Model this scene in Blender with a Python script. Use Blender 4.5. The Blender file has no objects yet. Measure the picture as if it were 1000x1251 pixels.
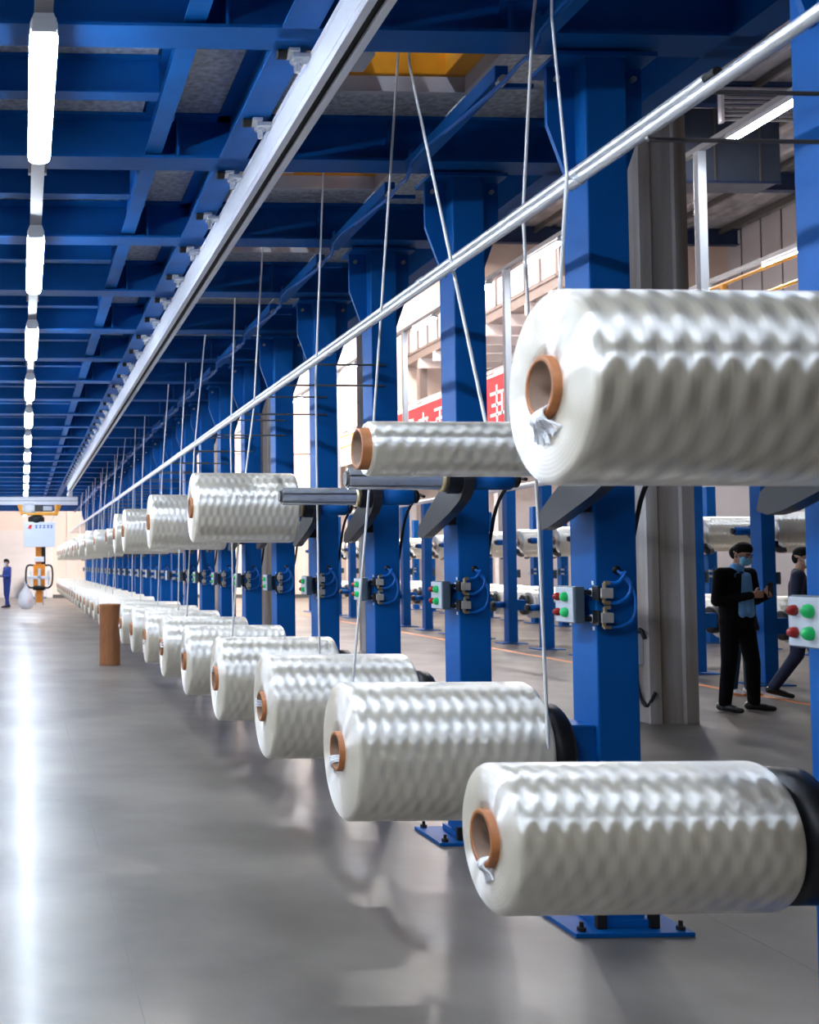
import bpy, bmesh, math, random
from mathutils import Vector, Matrix, Euler
random.seed(7)
PI = math.pi
scene = bpy.context.scene
COL = scene.collection

# ------------------------------------------------------------------ camera, world, exposure
cam_d = bpy.data.cameras.new('camera')
cam = bpy.data.objects.new('camera', cam_d)
COL.objects.link(cam)
YAW, PITCH = math.radians(2.1249), math.radians(2.6378)
_f = Vector((math.sin(YAW) * math.cos(PITCH), math.cos(YAW) * math.cos(PITCH), math.sin(PITCH)))
_r = Vector((math.cos(YAW), -math.sin(YAW), 0))
_u = _r.cross(_f)
cam.matrix_world = Matrix(((_r.x, _u.x, -_f.x, 0), (_r.y, _u.y, -_f.y, 0), (_r.z, _u.z, -_f.z, 1.5), (0, 0, 0, 1)))
cam_d.sensor_fit = 'HORIZONTAL'
cam_d.sensor_width = 36.0
cam_d.lens = 50.4
cam_d.shift_x = 0.42
cam_d.clip_end = 200
cam_d.dof.use_dof = True
cam_d.dof.focus_distance = 6.2
cam_d.dof.aperture_fstop = 6.0
scene.camera = cam

world = bpy.data.worlds.new('world')
scene.world = world
world.use_nodes = True
world.node_tree.nodes['Background'].inputs[0].default_value = (0.55, 0.66, 0.85, 1)
world.node_tree.nodes['Background'].inputs[1].default_value = 0.1

vs = scene.view_settings
vs.view_transform = 'Standard'
vs.look = 'None'
vs.exposure = 0.72
vs.gamma = 1.0
vs.use_curve_mapping = False

TUBE_E = 92.0      # aisle tube lights
HALL_E = 85.0      # hall tube lights
BAY_E = 760.0      # added unseen lamps that brighten the far end of the hall

# ------------------------------------------------------------------ materials
MATS = {}


def newmat(name):
    m = bpy.data.materials.new(name)
    m.use_nodes = True
    MATS[name] = m
    nt = m.node_tree
    return m, nt, nt.nodes['Principled BSDF']


def nd(nt, t, **kw):
    n = nt.nodes.new(t)
    for k, v in kw.items():
        if k.startswith('i_'):
            key = k[2:]
            n.inputs[int(key) if key.isdigit() else key].default_value = v
        else:
            setattr(n, k, v)
    return n


def simple(name, col, rough=0.5, metal=0.0, spec=0.5, noise=0.0, nscale=8.0, bump=0.0, bscale=60.0, emit=None, es=0.0, stretch=None):
    m, nt, p = newmat(name)
    p.inputs['Base Color'].default_value = (*col, 1)
    p.inputs['Roughness'].default_value = rough
    p.inputs['Metallic'].default_value = metal
    p.inputs['Specular IOR Level'].default_value = spec
    tc = nd(nt, 'ShaderNodeTexCoord')
    vec = tc.outputs['Object']
    if stretch:
        mp = nd(nt, 'ShaderNodeMapping')
        mp.inputs['Scale'].default_value = stretch
        nt.links.new(vec, mp.inputs['Vector'])
        vec = mp.outputs['Vector']
    if noise > 0:
        n = nd(nt, 'ShaderNodeTexNoise')
        n.inputs['Scale'].default_value = nscale
        n.inputs['Detail'].default_value = 6
        nt.links.new(vec, n.inputs['Vector'])
        r = nd(nt, 'ShaderNodeValToRGB')
        r.color_ramp.elements[0].position = 0.3
        r.color_ramp.elements[1].position = 0.7
        r.color_ramp.elements[0].color = (*[c * (1 - noise) for c in col], 1)
        r.color_ramp.elements[1].color = (*[min(1, c * (1 + noise)) for c in col], 1)
        nt.links.new(n.outputs['Fac'], r.inputs['Fac'])
        nt.links.new(r.outputs['Color'], p.inputs['Base Color'])
    if bump > 0:
        n2 = nd(nt, 'ShaderNodeTexNoise')
        n2.inputs['Scale'].default_value = bscale
        n2.inputs['Detail'].default_value = 4
        nt.links.new(vec, n2.inputs['Vector'])
        b = nd(nt, 'ShaderNodeBump')
        b.inputs['Strength'].default_value = bump
        b.inputs['Distance'].default_value = 0.01
        nt.links.new(n2.outputs['Fac'], b.inputs['Height'])
        nt.links.new(b.outputs['Normal'], p.inputs['Normal'])
    if emit:
        p.inputs['Emission Color'].default_value = (*emit, 1)
        p.inputs['Emission Strength'].default_value = es
    return m


simple('blue', (0.0004, 0.096, 0.36), 0.5, spec=0.2, noise=0.10, nscale=3, bump=0.05, bscale=40)
simple('blue_deck', (0.0006, 0.098, 0.37), 0.5, spec=0.2, noise=0.18, nscale=2.5)
simple('blue_hose', (0.005, 0.16, 0.62), 0.3)
simple('black', (0.008, 0.008, 0.010), 0.42, noise=0.2)
simple('black_plate', (0.022, 0.022, 0.026), 0.42, noise=0.2)
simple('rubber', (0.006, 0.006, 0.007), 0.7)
simple('chrome', (0.70, 0.72, 0.75), 0.25, 0.6, noise=0.08, nscale=20)
simple('aluminium', (0.80, 0.82, 0.86), 0.33, 0.75, noise=0.05, nscale=12)
simple('rail_alu', (0.84, 0.86, 0.93), 0.36, 0.0, noise=0.03, nscale=5)
simple('steel_dark', (0.16, 0.155, 0.15), 0.45, 0.7)
simple('galv', (0.52, 0.54, 0.57), 0.42, 0.25, noise=0.40, nscale=30, bump=0.5, bscale=45)
simple('galv_roof', (0.34, 0.35, 0.38), 0.5, 0.4, noise=0.35, nscale=1.2)
simple('brass', (0.75, 0.62, 0.36), 0.3, 0.9)
simple('fitting', (0.62, 0.60, 0.55), 0.35, 0.4)
simple('panel_grey', (0.50, 0.55, 0.62), 0.45)
simple('box_grey', (0.075, 0.11, 0.15), 0.45)
simple('white_paint', (0.82, 0.83, 0.85), 0.4)
simple('trunk_grey', (0.36, 0.36, 0.38), 0.45, 0.2)
simple('yellow', (0.83, 0.36, 0.015), 0.45, noise=0.08)
simple('orange', (0.80, 0.25, 0.01), 0.45, noise=0.08)
simple('orange_tape', (0.75, 0.23, 0.05), 0.5)
simple('red', (0.75, 0.012, 0.018), 0.45)
simple('red_cloth', (0.78, 0.02, 0.03), 0.7, noise=0.06)
simple('green_lens', (0.01, 0.42, 0.11), 0.12, emit=(0.02, 0.6, 0.15), es=0.06)
simple('red_lens', (0.30, 0.01, 0.01), 0.2)
simple('card', (0.40, 0.145, 0.045), 0.55, noise=0.12, nscale=14, stretch=(1, 6, 6))
simple('card_in', (0.24, 0.15, 0.10), 0.7, noise=0.15, nscale=20)
simple('drum', (0.30, 0.115, 0.040), 0.55, noise=0.18, nscale=10, stretch=(6, 6, 0.6))
simple('tail', (0.86, 0.87, 0.90), 0.4, bump=0.6, bscale=120)
simple('strand', (0.75, 0.75, 0.74), 0.45)
simple('wall_beige', (0.80, 0.655, 0.565), 0.7, noise=0.04, nscale=0.5)
simple('wall_white', (0.78, 0.72, 0.69), 0.65, noise=0.04, nscale=0.6)
simple('wall_grey', (0.52, 0.52, 0.56), 0.6, noise=0.05, nscale=0.6)
simple('duct', (0.055, 0.075, 0.115), 0.45, 0.3, noise=0.2, nscale=0.8)
simple('girder', (0.012, 0.03, 0.09), 0.5)
simple('brown_steel', (0.18, 0.14, 0.125), 0.6, noise=0.1)
simple('skin', (0.50, 0.27, 0.18), 0.5)
simple('hair', (0.006, 0.005, 0.005), 0.75, spec=0.15)
simple('suit', (0.004, 0.004, 0.006), 0.8, spec=0.12)
simple('navy', (0.008, 0.012, 0.045), 0.75)
simple('shirt', (0.16, 0.45, 0.85), 0.7)
simple('mask', (0.22, 0.58, 0.85), 0.6)
simple('mask_white', (0.72, 0.80, 0.88), 0.6)
simple('denim', (0.015, 0.045, 0.085), 0.8)
simple('overall', (0.010, 0.035, 0.22), 0.75)
simple('shoe_black', (0.008, 0.008, 0.008), 0.35)
simple('shoe_white', (0.75, 0.72, 0.70), 0.5)
simple('sole_orange', (0.70, 0.20, 0.04), 0.5)
simple('ink_blue', (0.03, 0.10, 0.45), 0.5)
simple('sign_white', (0.66, 0.72, 0.84), 0.35)


def emitter(name, col, s):
    m, nt, p = newmat(name)
    p.inputs['Base Color'].default_value = (0.9, 0.9, 0.9, 1)
    p.inputs['Emission Color'].default_value = (*col, 1)
    p.inputs['Emission Strength'].default_value = s
    return m


emitter('tube', (0.76, 0.86, 1.0), TUBE_E)
emitter('tube_hall', (0.80, 0.88, 1.0), HALL_E)
emitter('added_bay_glow', (1.0, 0.93, 0.88), BAY_E)


def concrete_floor():
    m, nt, p = newmat('floor_concrete')
    tc = nd(nt, 'ShaderNodeTexCoord')
    n1 = nd(nt, 'ShaderNodeTexNoise', i_Scale=0.75, i_Detail=6.0, i_Roughness=0.55)
    n2 = nd(nt, 'ShaderNodeTexNoise', i_Scale=1.6, i_Detail=6.0, i_Roughness=0.6)
    for n in (n1, n2):
        nt.links.new(tc.outputs['Object'], n.inputs['Vector'])
    r1 = nd(nt, 'ShaderNodeValToRGB')
    r1.color_ramp.interpolation = 'EASE'
    r1.color_ramp.elements[0].position = 0.2
    r1.color_ramp.elements[0].color = (0.090, 0.077, 0.064, 1)
    r1.color_ramp.elements[1].position = 0.8
    r1.color_ramp.elements[1].color = (0.270, 0.240, 0.208, 1)
    nt.links.new(n1.outputs['Fac'], r1.inputs['Fac'])
    r2 = nd(nt, 'ShaderNodeValToRGB')
    r2.color_ramp.interpolation = 'EASE'
    r2.color_ramp.elements[0].position = 0.05
    r2.color_ramp.elements[0].color = (0.82, 0.82, 0.82, 1)
    r2.color_ramp.elements[1].position = 0.95
    r2.color_ramp.elements[1].color = (1.0, 0.99, 0.98, 1)
    nt.links.new(n2.outputs['Fac'], r2.inputs['Fac'])
    mx = nd(nt, 'ShaderNodeMix', data_type='RGBA', blend_type='MULTIPLY')
    mx.inputs[0].default_value = 1.0
    nt.links.new(r1.outputs['Color'], mx.inputs[6])
    nt.links.new(r2.outputs['Color'], mx.inputs[7])
    nt.links.new(mx.outputs[2], p.inputs['Base Color'])
    mr = nd(nt, 'ShaderNodeMapRange')
    mr.inputs['From Min'].default_value = 0.0
    mr.inputs['From Max'].default_value = 1.0
    mr.inputs['To Min'].default_value = 0.30
    mr.inputs['To Max'].default_value = 0.42
    nt.links.new(n2.outputs['Fac'], mr.inputs['Value'])
    nt.links.new(mr.outputs['Result'], p.inputs['Roughness'])
    p.inputs['Specular IOR Level'].default_value = 0.32
    p.inputs['Coat Weight'].default_value = 0.10
    p.inputs['Coat Roughness'].default_value = 0.15
    p.inputs['Coat IOR'].default_value = 1.42


concrete_floor()


def column_concrete():
    m, nt, p = newmat('column_concrete')
    tc = nd(nt, 'ShaderNodeTexCoord')
    mp = nd(nt, 'ShaderNodeMapping')
    mp.inputs['Scale'].default_value = (4.5, 4.5, 0.35)
    nt.links.new(tc.outputs['Object'], mp.inputs['Vector'])
    n1 = nd(nt, 'ShaderNodeTexNoise', i_Scale=1.0, i_Detail=6.0)
    nt.links.new(mp.outputs['Vector'], n1.inputs['Vector'])
    n2 = nd(nt, 'ShaderNodeTexNoise', i_Scale=30.0, i_Detail=8.0)
    nt.links.new(tc.outputs['Object'], n2.inputs['Vector'])
    r = nd(nt, 'ShaderNodeValToRGB')
    r.color_ramp.elements[0].position = 0.35
    r.color_ramp.elements[0].color = (0.27, 0.215, 0.17, 1)
    r.color_ramp.elements[1].position = 0.62
    r.color_ramp.elements[1].color = (0.50, 0.48, 0.46, 1)
    nt.links.new(n1.outputs['Fac'], r.inputs['Fac'])
    nt.links.new(r.outputs['Color'], p.inputs['Base Color'])
    p.inputs['Roughness'].default_value = 0.85
    b = nd(nt, 'ShaderNodeBump')
    b.inputs['Strength'].default_value = 0.4
    b.inputs['Distance'].default_value = 0.01
    nt.links.new(n2.outputs['Fac'], b.inputs['Height'])
    nt.links.new(b.outputs['Normal'], p.inputs['Normal'])


column_concrete()


def yarn_mat(name, period, n_around, amp):
    """wound filament yarn: crossing windings give rows of raised lens-shaped patches; axis along local X"""
    m, nt, p = newmat(name)
    L = nt.links.new
    tc = nd(nt, 'ShaderNodeTexCoord')
    sp = nd(nt, 'ShaderNodeSeparateXYZ')
    L(tc.outputs['Object'], sp.inputs[0])

    def mth(op, a, b=None):
        n = nd(nt, 'ShaderNodeMath', operation=op)
        for i, v in enumerate((a, b)):
            if v is None:
                continue
            if isinstance(v, (int, float)):
                n.inputs[i].default_value = v
            else:
                L(v, n.inputs[i])
        return n.outputs[0]
    th = mth('ARCTAN2', sp.outputs['Z'], sp.outputs['Y'])
    nth = mth('MULTIPLY', th, float(n_around))
    kx = mth('MULTIPLY', sp.outputs['X'], 2 * PI / period)
    sx = mth('SINE', mth('ADD', kx, mth('MULTIPLY', th, 1.0)))
    st = mth('SINE', nth)
    egg = mth('MULTIPLY', sx, st)
    # parallel filament ridges around the bobbin
    fine = mth('SINE', mth('MULTIPLY', sp.outputs['X'], 2 * PI / (period * 0.25)))
    rad = mth('SQRT', mth('ADD', mth('MULTIPLY', sp.outputs['Y'], sp.outputs['Y']), mth('MULTIPLY', sp.outputs['Z'], sp.outputs['Z'])))
    rings = mth('SINE', mth('MULTIPLY', rad, 2 * PI / 0.011))
    h = mth('ADD', mth('MULTIPLY', egg, amp), mth('MULTIPLY', fine, amp * 0.03))
    h = mth('ADD', h, mth('MULTIPLY', rings, 0.00012))
    mp = nd(nt, 'ShaderNodeMapping')
    mp.inputs['Scale'].default_value = (260, 10, 10)
    L(tc.outputs['Object'], mp.inputs['Vector'])
    nz = nd(nt, 'ShaderNodeTexNoise', i_Scale=1.0, i_Detail=2.0)
    L(mp.outputs['Vector'], nz.inputs['Vector'])
    h = mth('ADD', h, mth('MULTIPLY', nz.outputs['Fac'], 0.0004))
    b = nd(nt, 'ShaderNodeBump')
    b.inputs['Strength'].default_value = 1.0
    b.inputs['Distance'].default_value = 1.0
    L(h, b.inputs['Height'])
    p.inputs['Base Color'].default_value = (0.89, 0.79, 0.585, 1)
    p.inputs['Roughness'].default_value = 0.45
    p.inputs['Specular IOR Level'].default_value = 0.6
    p.inputs['Subsurface Weight'].default_value = 0.0
    L(b.outputs['Normal'], p.inputs['Normal'])
    g = nd(nt, 'ShaderNodeBsdfAnisotropic')
    g.inputs['Color'].default_value = (0.93, 0.94, 0.96, 1)
    g.inputs['Roughness'].default_value = 0.36
    g.inputs['Anisotropy'].default_value = 0.75
    tg = nd(nt, 'ShaderNodeTangent', direction_type='RADIAL', axis='X')
    L(tg.outputs['Tangent'], g.inputs['Tangent'])
    L(b.outputs['Normal'], g.inputs['Normal'])
    mx = nd(nt, 'ShaderNodeMixShader')
    mx.inputs[0].default_value = 0.48
    L(p.outputs[0], mx.inputs[1])
    L(g.outputs[0], mx.inputs[2])
    out = nt.nodes['Material Output']
    L(mx.outputs[0], out.inputs['Surface'])
    return m


yarn_mat('yarn', 0.056, 10, 0.0019)
yarn_mat('yarn_big', 0.068, 7, 0.0032)
yarn_mat('yarn_thin', 0.056, 5, 0.0018)


# plastic film of the bag
m, nt, p = newmat('film')
p.inputs['Base Color'].default_value = (0.85, 0.85, 0.9, 1)
p.inputs['Roughness'].default_value = 0.25
p.inputs['Alpha'].default_value = 0.6


# ------------------------------------------------------------------ mesh helpers
class MB:
    def __init__(self):
        self.v = []
        self.f = []
        self.s = []

    def add(self, vs, fs, smooth=False):
        o = len(self.v)
        self.v += [tuple(q) for q in vs]
        self.f += [tuple(i + o for i in fc) for fc in fs]
        self.s += [smooth] * len(fs)
        return self

    def box(self, x0, x1, y0, y1, z0, z1):
        vs = [(x0, y0, z0), (x1, y0, z0), (x1, y1, z0), (x0, y1, z0), (x0, y0, z1), (x1, y0, z1), (x1, y1, z1), (x0, y1, z1)]
        return self.add(vs, [(0, 3, 2, 1), (4, 5, 6, 7), (0, 1, 5, 4), (1, 2, 6, 5), (2, 3, 7, 6), (3, 0, 4, 7)])

    def bbox(self, x0, x1, y0, y1, z0, z1, b=0.006):
        """bevelled box: chamfered along all edges"""
        bm = bmesh.new()
        bmesh.ops.create_cube(bm, size=1.0)
        for q in bm.verts:
            q.co = Vector(((x0 + x1) / 2 + q.co.x * (x1 - x0), (y0 + y1) / 2 + q.co.y * (y1 - y0), (z0 + z1) / 2 + q.co.z * (z1 - z0)))
        bmesh.ops.bevel(bm, geom=bm.edges[:], offset=b, segments=2, affect='EDGES', profile=0.6)
        bm.verts.index_update()
        self.add([q.co[:] for q in bm.verts], [[q.index for q in fc.verts] for fc in bm.faces])
        bm.free()
        return self

    def prism(self, poly, axis, a0, a1):
        """poly: 2D points in the plane normal to axis ('x': (y,z), 'y': (x,z), 'z': (x,y))"""
        n = len(poly)

        def mk(pt, a):
            return {'x': (a, pt[0], pt[1]), 'y': (pt[0], a, pt[1]), 'z': (pt[0], pt[1], a)}[axis]
        vs = [mk(q, a0) for q in poly] + [mk(q, a1) for q in poly]
        fs = [tuple(range(n)), tuple(range(2 * n - 1, n - 1, -1))]
        for i in range(n):
            j = (i + 1) % n
            fs.append((i, i + n, j + n, j))
        return self.add(vs, fs)

    def lathe(self, prof, axis='z', c=(0, 0, 0), n=32, closed=False):
        """prof: (r, h) along axis; r==0 points collapse to poles"""
        vs, fs = [], []
        rings = []
        for (r, h) in prof:
            ring = []
            k = 1 if r < 1e-6 else n
            for i in range(k):
                a = 2 * PI * i / n
                p, q = r * math.cos(a), r * math.sin(a)
                pt = {'z': (p, q, h), 'x': (h, p, q), 'y': (q, h, p)}[axis]
                ring.append(len(vs))
                vs.append((pt[0] + c[0], pt[1] + c[1], pt[2] + c[2]))
            rings.append(ring)
        pairs = list(zip(rings[:-1], rings[1:]))
        if closed:
            pairs.append((rings[-1], rings[0]))
        for A, B in pairs:
            for i in range(n):
                j = (i + 1) % n
                if len(A) == 1 and len(B) == 1:
                    continue
                if len(A) == 1:
                    fs.append((A[0], B[j], B[i]))
                elif len(B) == 1:
                    fs.append((A[i], A[j], B[0]))
                else:
                    fs.append((A[i], A[j], B[j], B[i]))
        return self.add(vs, fs, True)

    def cyl(self, p0, p1, r, n=16, r1=None):
        """capped cylinder or cone between two points"""
        r1 = r if r1 is None else r1
        p0, p1 = Vector(p0), Vector(p1)
        d = (p1 - p0).normalized()
        a = d.orthogonal().normalized()
        b = d.cross(a)
        vs = []
        for (c, rr) in ((p0, r), (p1, r1)):
            for i in range(n):
                t = 2 * PI * i / n
                vs.append(c + a * (rr * math.cos(t)) + b * (rr * math.sin(t)))
        fs = [(i, (i + 1) % n, (i + 1) % n + n, i + n) for i in range(n)]
        self.add(vs, fs, True)
        self.add(vs[:n], [tuple(range(n - 1, -1, -1))])
        self.add(vs[n:], [tuple(range(n))])
        return self

    def tube(self, pts, r, n=8, smooth_pts=0):
        pts = [Vector(q) for q in pts]
        for _ in range(smooth_pts):
            new = [pts[0]]
            for a, b in zip(pts[:-1], pts[1:]):
                new += [a * 0.75 + b * 0.25, a * 0.25 + b * 0.75]
            new.append(pts[-1])
            pts = new
        vs, fs = [], []
        a = None
        for i, q in enumerate(pts):
            d = (pts[min(i + 1, len(pts) - 1)] - pts[max(i - 1, 0)]).normalized()
            if a is None:
                a = d.orthogonal().normalized()
            else:
                a = (a - d * a.dot(d))
                a = a.normalized() if a.length > 1e-6 else d.orthogonal().normalized()
            b = d.cross(a)
            for k in range(n):
                t = 2 * PI * k / n
                vs.append(q + a * (r * math.cos(t)) + b * (r * math.sin(t)))
        for i in range(len(pts) - 1):
            for k in range(n):
                j = (k + 1) % n
                fs.append((i * n + k, i * n + j, (i + 1) * n + j, (i + 1) * n + k))
        self.add(vs, fs, True)
        self.add(vs[:n], [tuple(range(n - 1, -1, -1))])
        self.add(vs[-n:], [tuple(range(n))])
        return self

    def ball(self, c, rx, ry, rz, nu=16, nv=10):
        vs = [(c[0], c[1], c[2] - rz)]
        fs = []
        for j in range(1, nv):
            ph = -PI / 2 + PI * j / nv
            for i in range(nu):
                t = 2 * PI * i / nu
                vs.append((c[0] + rx * math.cos(ph) * math.cos(t), c[1] + ry * math.cos(ph) * math.sin(t), c[2] + rz * math.sin(ph)))
        vs.append((c[0], c[1], c[2] + rz))
        for i in range(nu):
            j = (i + 1) % nu
            fs.append((0, 1 + j, 1 + i))
            for k in range(nv - 2):
                A = 1 + k * nu
                fs.append((A + i, A + j, A + nu + j, A + nu + i))
            A = 1 + (nv - 2) * nu
            fs.append((A + i, A + j, len(vs) - 1))
        return self.add(vs, fs, True)

    def mesh(self, name, mat):
        me = bpy.data.meshes.new(name)
        me.from_pydata(self.v, [], self.f)
        me.polygons.foreach_set('use_smooth', self.s)
        me.materials.append(MATS[mat])
        bm = bmesh.new()
        bm.from_mesh(me)
        bmesh.ops.remove_doubles(bm, verts=bm.verts, dist=1e-6) if False else None
        bmesh.ops.recalc_face_normals(bm, faces=bm.faces)
        bm.to_mesh(me)
        bm.free()
        return me

    def build(self, name, mat, parent=None, loc=None):
        return link(name, self.mesh(name, mat), parent, loc)


def link(name, me, parent=None, loc=None):
    o = bpy.data.objects.new(name, me)
    COL.objects.link(o)
    if parent is not None:
        o.parent = parent
    if loc is not None:
        o.location = loc
    return o


def tag(o, label=None, cat=None, group=None, kind=None):
    if label:
        o['label'] = label
    if cat:
        o['category'] = cat
    if group:
        o['group'] = group
    if kind:
        o['kind'] = kind
    return o


def thing(name, label, cat, loc=(0, 0, 0), rz=0.0, group=None):
    o = bpy.data.objects.new(name, None)
    COL.objects.link(o)
    o.empty_display_size = 0.1
    o.location = loc
    o.rotation_euler = (0, 0, rz)
    return tag(o, label, cat, group)


def copy_tree(o, parent=None):
    kids = list(o.children)
    c = o.copy()
    COL.objects.link(c)
    c.parent = parent
    for ch in kids:
        copy_tree(ch, c)
    return c


def ibeam(mb, axis, a0, a1, c, z0, z1, fw, t=0.014, tw=0.010):
    """I section running along axis x or y; c is the cross coordinate"""
    for (w, zz0, zz1) in ((fw / 2, z0, z0 + t), (tw / 2, z0 + t, z1 - t), (fw / 2, z1 - t, z1)):
        if axis == 'x':
            mb.box(a0, a1, c - w, c + w, zz0, zz1)
        else:
            mb.box(c - w, c + w, a0, a1, zz0, zz1)
    return mb


# ------------------------------------------------------------------ layout constants (metres)
S = 1.503                       # spacing of posts along the aisle
NP = 28                         # posts in the aisle row
PX, PY0 = 2.468, 3.297          # post centre
LY0, LZ = 3.205, 0.735          # lower spindle axis
UY0, UZ = 2.79, 1.94            # upper spindle axis
BX, BL = 1.30, 0.785             # bobbin face, length
BEAM0, ZB, ZS = 4.65, 3.69, 3.94  # first beam, beam bottom, deck sheet
END = 52.0
RX = 33.0
ROOF = 17.0

# ------------------------------------------------------------------ setting
fl = tag(MB().box(-7, RX + 0.3, -9, END + 0.3, -0.2, 0).build('floor', 'floor_concrete'), 'polished grey concrete factory floor', kind='structure')
# the saw cut in the floor slab
MB().box(2.93, 2.936, -3, 46, 0.0, 0.0012).build('slab_joint', 'steel_dark', fl)
MB().box(0.40, 0.404, -3, 46, 0.0, 0.0006).build('slab_joint', 'steel_dark', fl)
tag(MB().box(8.40, 8.50, 2.0, 48, 0.0, 0.0015).build('floor_stripe', 'orange_tape'), 'orange painted line on floor along the farther blue posts', 'line', )

w = tag(MB().box(-7.2, RX + 0.3, END, END + 0.3, 0, ROOF).build('wall_back', 'wall_beige'), 'pale beige end wall', kind='structure')
for i in range(9):               # cladding joints and bands on the end wall
    x = 2.0 + i * 3.6
    MB().box(x, x + 0.05, END - 0.03, END, 0.0, ROOF - 0.4).build('cladding_seam', 'wall_white', w)
for z in (4.1, 6.6, 9.0):
    MB().box(-7, RX, END - 0.06, END, z, z + 0.10).build('cladding_rail', 'wall_white', w)
MB().box(-7, RX, END - 0.05, END, 0.0, 0.16).build('skirting', 'steel_dark', w)
d = tag(MB().box(-3.2, 1.35, END - 0.08, END - 0.001, 0.0, 3.05).build('door_1', 'wall_white'), 'white roller door in the end wall', kind='structure')
for k in range(7):
    MB().box(-3.2, 1.35, END - 0.10, END - 0.08, 0.4 * k + 0.05, 0.4 * k + 0.41).build('slat', 'wall_white', d)
w = tag(MB().box(RX, RX + 0.3, -9, END, 0, ROOF).build('wall_right', 'wall_grey'), 'light grey panelled side wall', kind='structure')
for i in range(14):
    y = END - 1.1 - i * 1.4
    MB().box(RX - 0.03, RX, y, y + 0.05, 0, ROOF).build('cladding_seam', 'steel_dark', w)
tag(MB().box(-7.2, -7.0, -9, END, 0, ROOF).build('wall_left', 'wall_white'), 'white side wall', kind='structure')
tag(MB().box(-7.2, RX + 0.3, -9.2, -9, 0, ROOF).build('wall_front', 'brown_steel'), 'dark wall behind the aisle', kind='structure')

# hall roof with girders, purlins
roof = MB()
x = -7.2
prof = []
while x < RX + 0.3:
    prof += [(x, ROOF), (x + 0.30, ROOF), (x + 0.36, ROOF + 0.10), (x + 0.60, ROOF + 0.10), (x + 0.66, ROOF)]
    x += 0.72
poly = prof + [(RX + 0.5, ROOF + 0.3), (-7.2, ROOF + 0.3)]
vsx = [(a, -9.2, b) for a, b in prof] + [(a, END + 0.3, b) for a, b in prof]
n = len(prof)
roof.add(vsx, [(i, i + 1, i + 1 + n, i + n) for i in range(n - 1)])
roof.box(-7.2, RX + 0.5, -9.2, END + 0.3, ROOF + 0.25, ROOF + 0.3)
rf = tag(roof.build('hall_roof', 'galv_roof'), 'corrugated steel hall roof', kind='structure')
for y in (10.5, 19.0, 27.3, 35.4, 43.6, 51.2):
    g = MB()
    ibeam(g, 'x', -7, RX, y, ROOF - 0.75, ROOF - 0.02, 0.35, 0.04, 0.03)
    g.build('girder', 'girder', rf)
for i in range(10):
    xx = 6.0 + i * 2.9
    MB().box(xx, xx + 0.12, -9, END, ROOF - 0.25, ROOF - 0.01).build('purlin', 'steel_dark', rf)

# platform above the aisle: deck sheets, transverse beams, joists
PXL, PXR = -6.9, 3.08
YD0, YD1 = BEAM0 - 4 * S, BEAM0 + 28 * S
ceil_ = tag(MB().box(PXL, 1.36, YD0, YD1, ZS + 0.02, ZS + 0.06).box(2.30, PXR, YD0, YD1, ZS + 0.02, ZS + 0.06).build('ceiling', 'blue_deck'),
            'blue steel platform deck above the aisle', kind='structure')
bm_ = ibeam(MB(), 'x', PXL, PXR, 0, ZB, ZS - 0.002, 0.20).mesh('beam', 'blue_deck')
jl = ibeam(MB(), 'y', 0.01, S - 0.01, 0, ZB + 0.03, ZS - 0.004, 0.09, 0.010, 0.008).mesh('joist', 'blue_deck')
je = ibeam(MB(), 'y', 0.01, S - 0.01, 0, ZB, ZS - 0.004, 0.15, 0.012, 0.010).mesh('joist', 'blue_deck')
jx = ibeam(MB(), 'x', PXL, 0.65, 0, ZB + 0.06, ZS - 0.004, 0.10, 0.010, 0.008).mesh('joist', 'blue_deck')
stif = MB().box(-0.006, 0.006, -0.098, -0.006, ZB + 0.014, ZS - 0.016).mesh('stiffener', 'blue_deck')
bolt = MB().cyl((0, 0, 0), (0, 0, -0.02), 0.012, 6).mesh('bolt', 'fitting')
sheet_l = MB().box(PXL, 0.64, 0, S, ZS, ZS + 0.015).mesh('deck_sheet', 'galv')
sheet_m = MB().box(0.66, 1.36, 0, S, ZS, ZS + 0.015).mesh('deck_sheet', 'galv')
sheet_o = MB().box(1.37, 2.29, 1.06, S, ZS, ZS + 0.015).mesh('deck_sheet', 'galv')
sheet_r = MB().box(2.30, PXR, 0, S, ZS, ZS + 0.015).mesh('deck_sheet', 'galv')
for k in range(-4, 29):
    y = BEAM0 + k * S
    b = link('beam', bm_, ceil_, (0, y, 0))
    for xx in (-0.85, 0.83, 2.0):
        link('stiffener', stif, b, (xx, 0, 0))
    if k == 28:
        break
    link('joist', jl, ceil_, (0.70, y, 0))
    link('joist', je, ceil_, (1.13, y, 0))
    link('joist', jl, ceil_, (-1.6, y, 0))
    link('joist', je, ceil_, (PXR - 0.08, y, 0))
    link('joist', jx, ceil_, (0, y + S / 2, 0))
    link('deck_sheet', sheet_l, ceil_, (0, y, 0))
    link('deck_sheet', sheet_m, ceil_, (0, y, 0))
    link('deck_sheet', sheet_o, ceil_, (0, y, 0))
    link('deck_sheet', sheet_r, ceil_, (0, y, 0))
    if -1 < k < 6:
        rim = MB()
        rim.box(1.37, 2.29, y + 1.02, y + 1.06, ZS - 0.03, ZS + 0.05)
        rim.box(2.25, 2.29, y + 0.10, y + 1.02, ZS - 0.03, ZS + 0.05)
        rim.build('opening_rim', 'wall_grey', ceil_)

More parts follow.
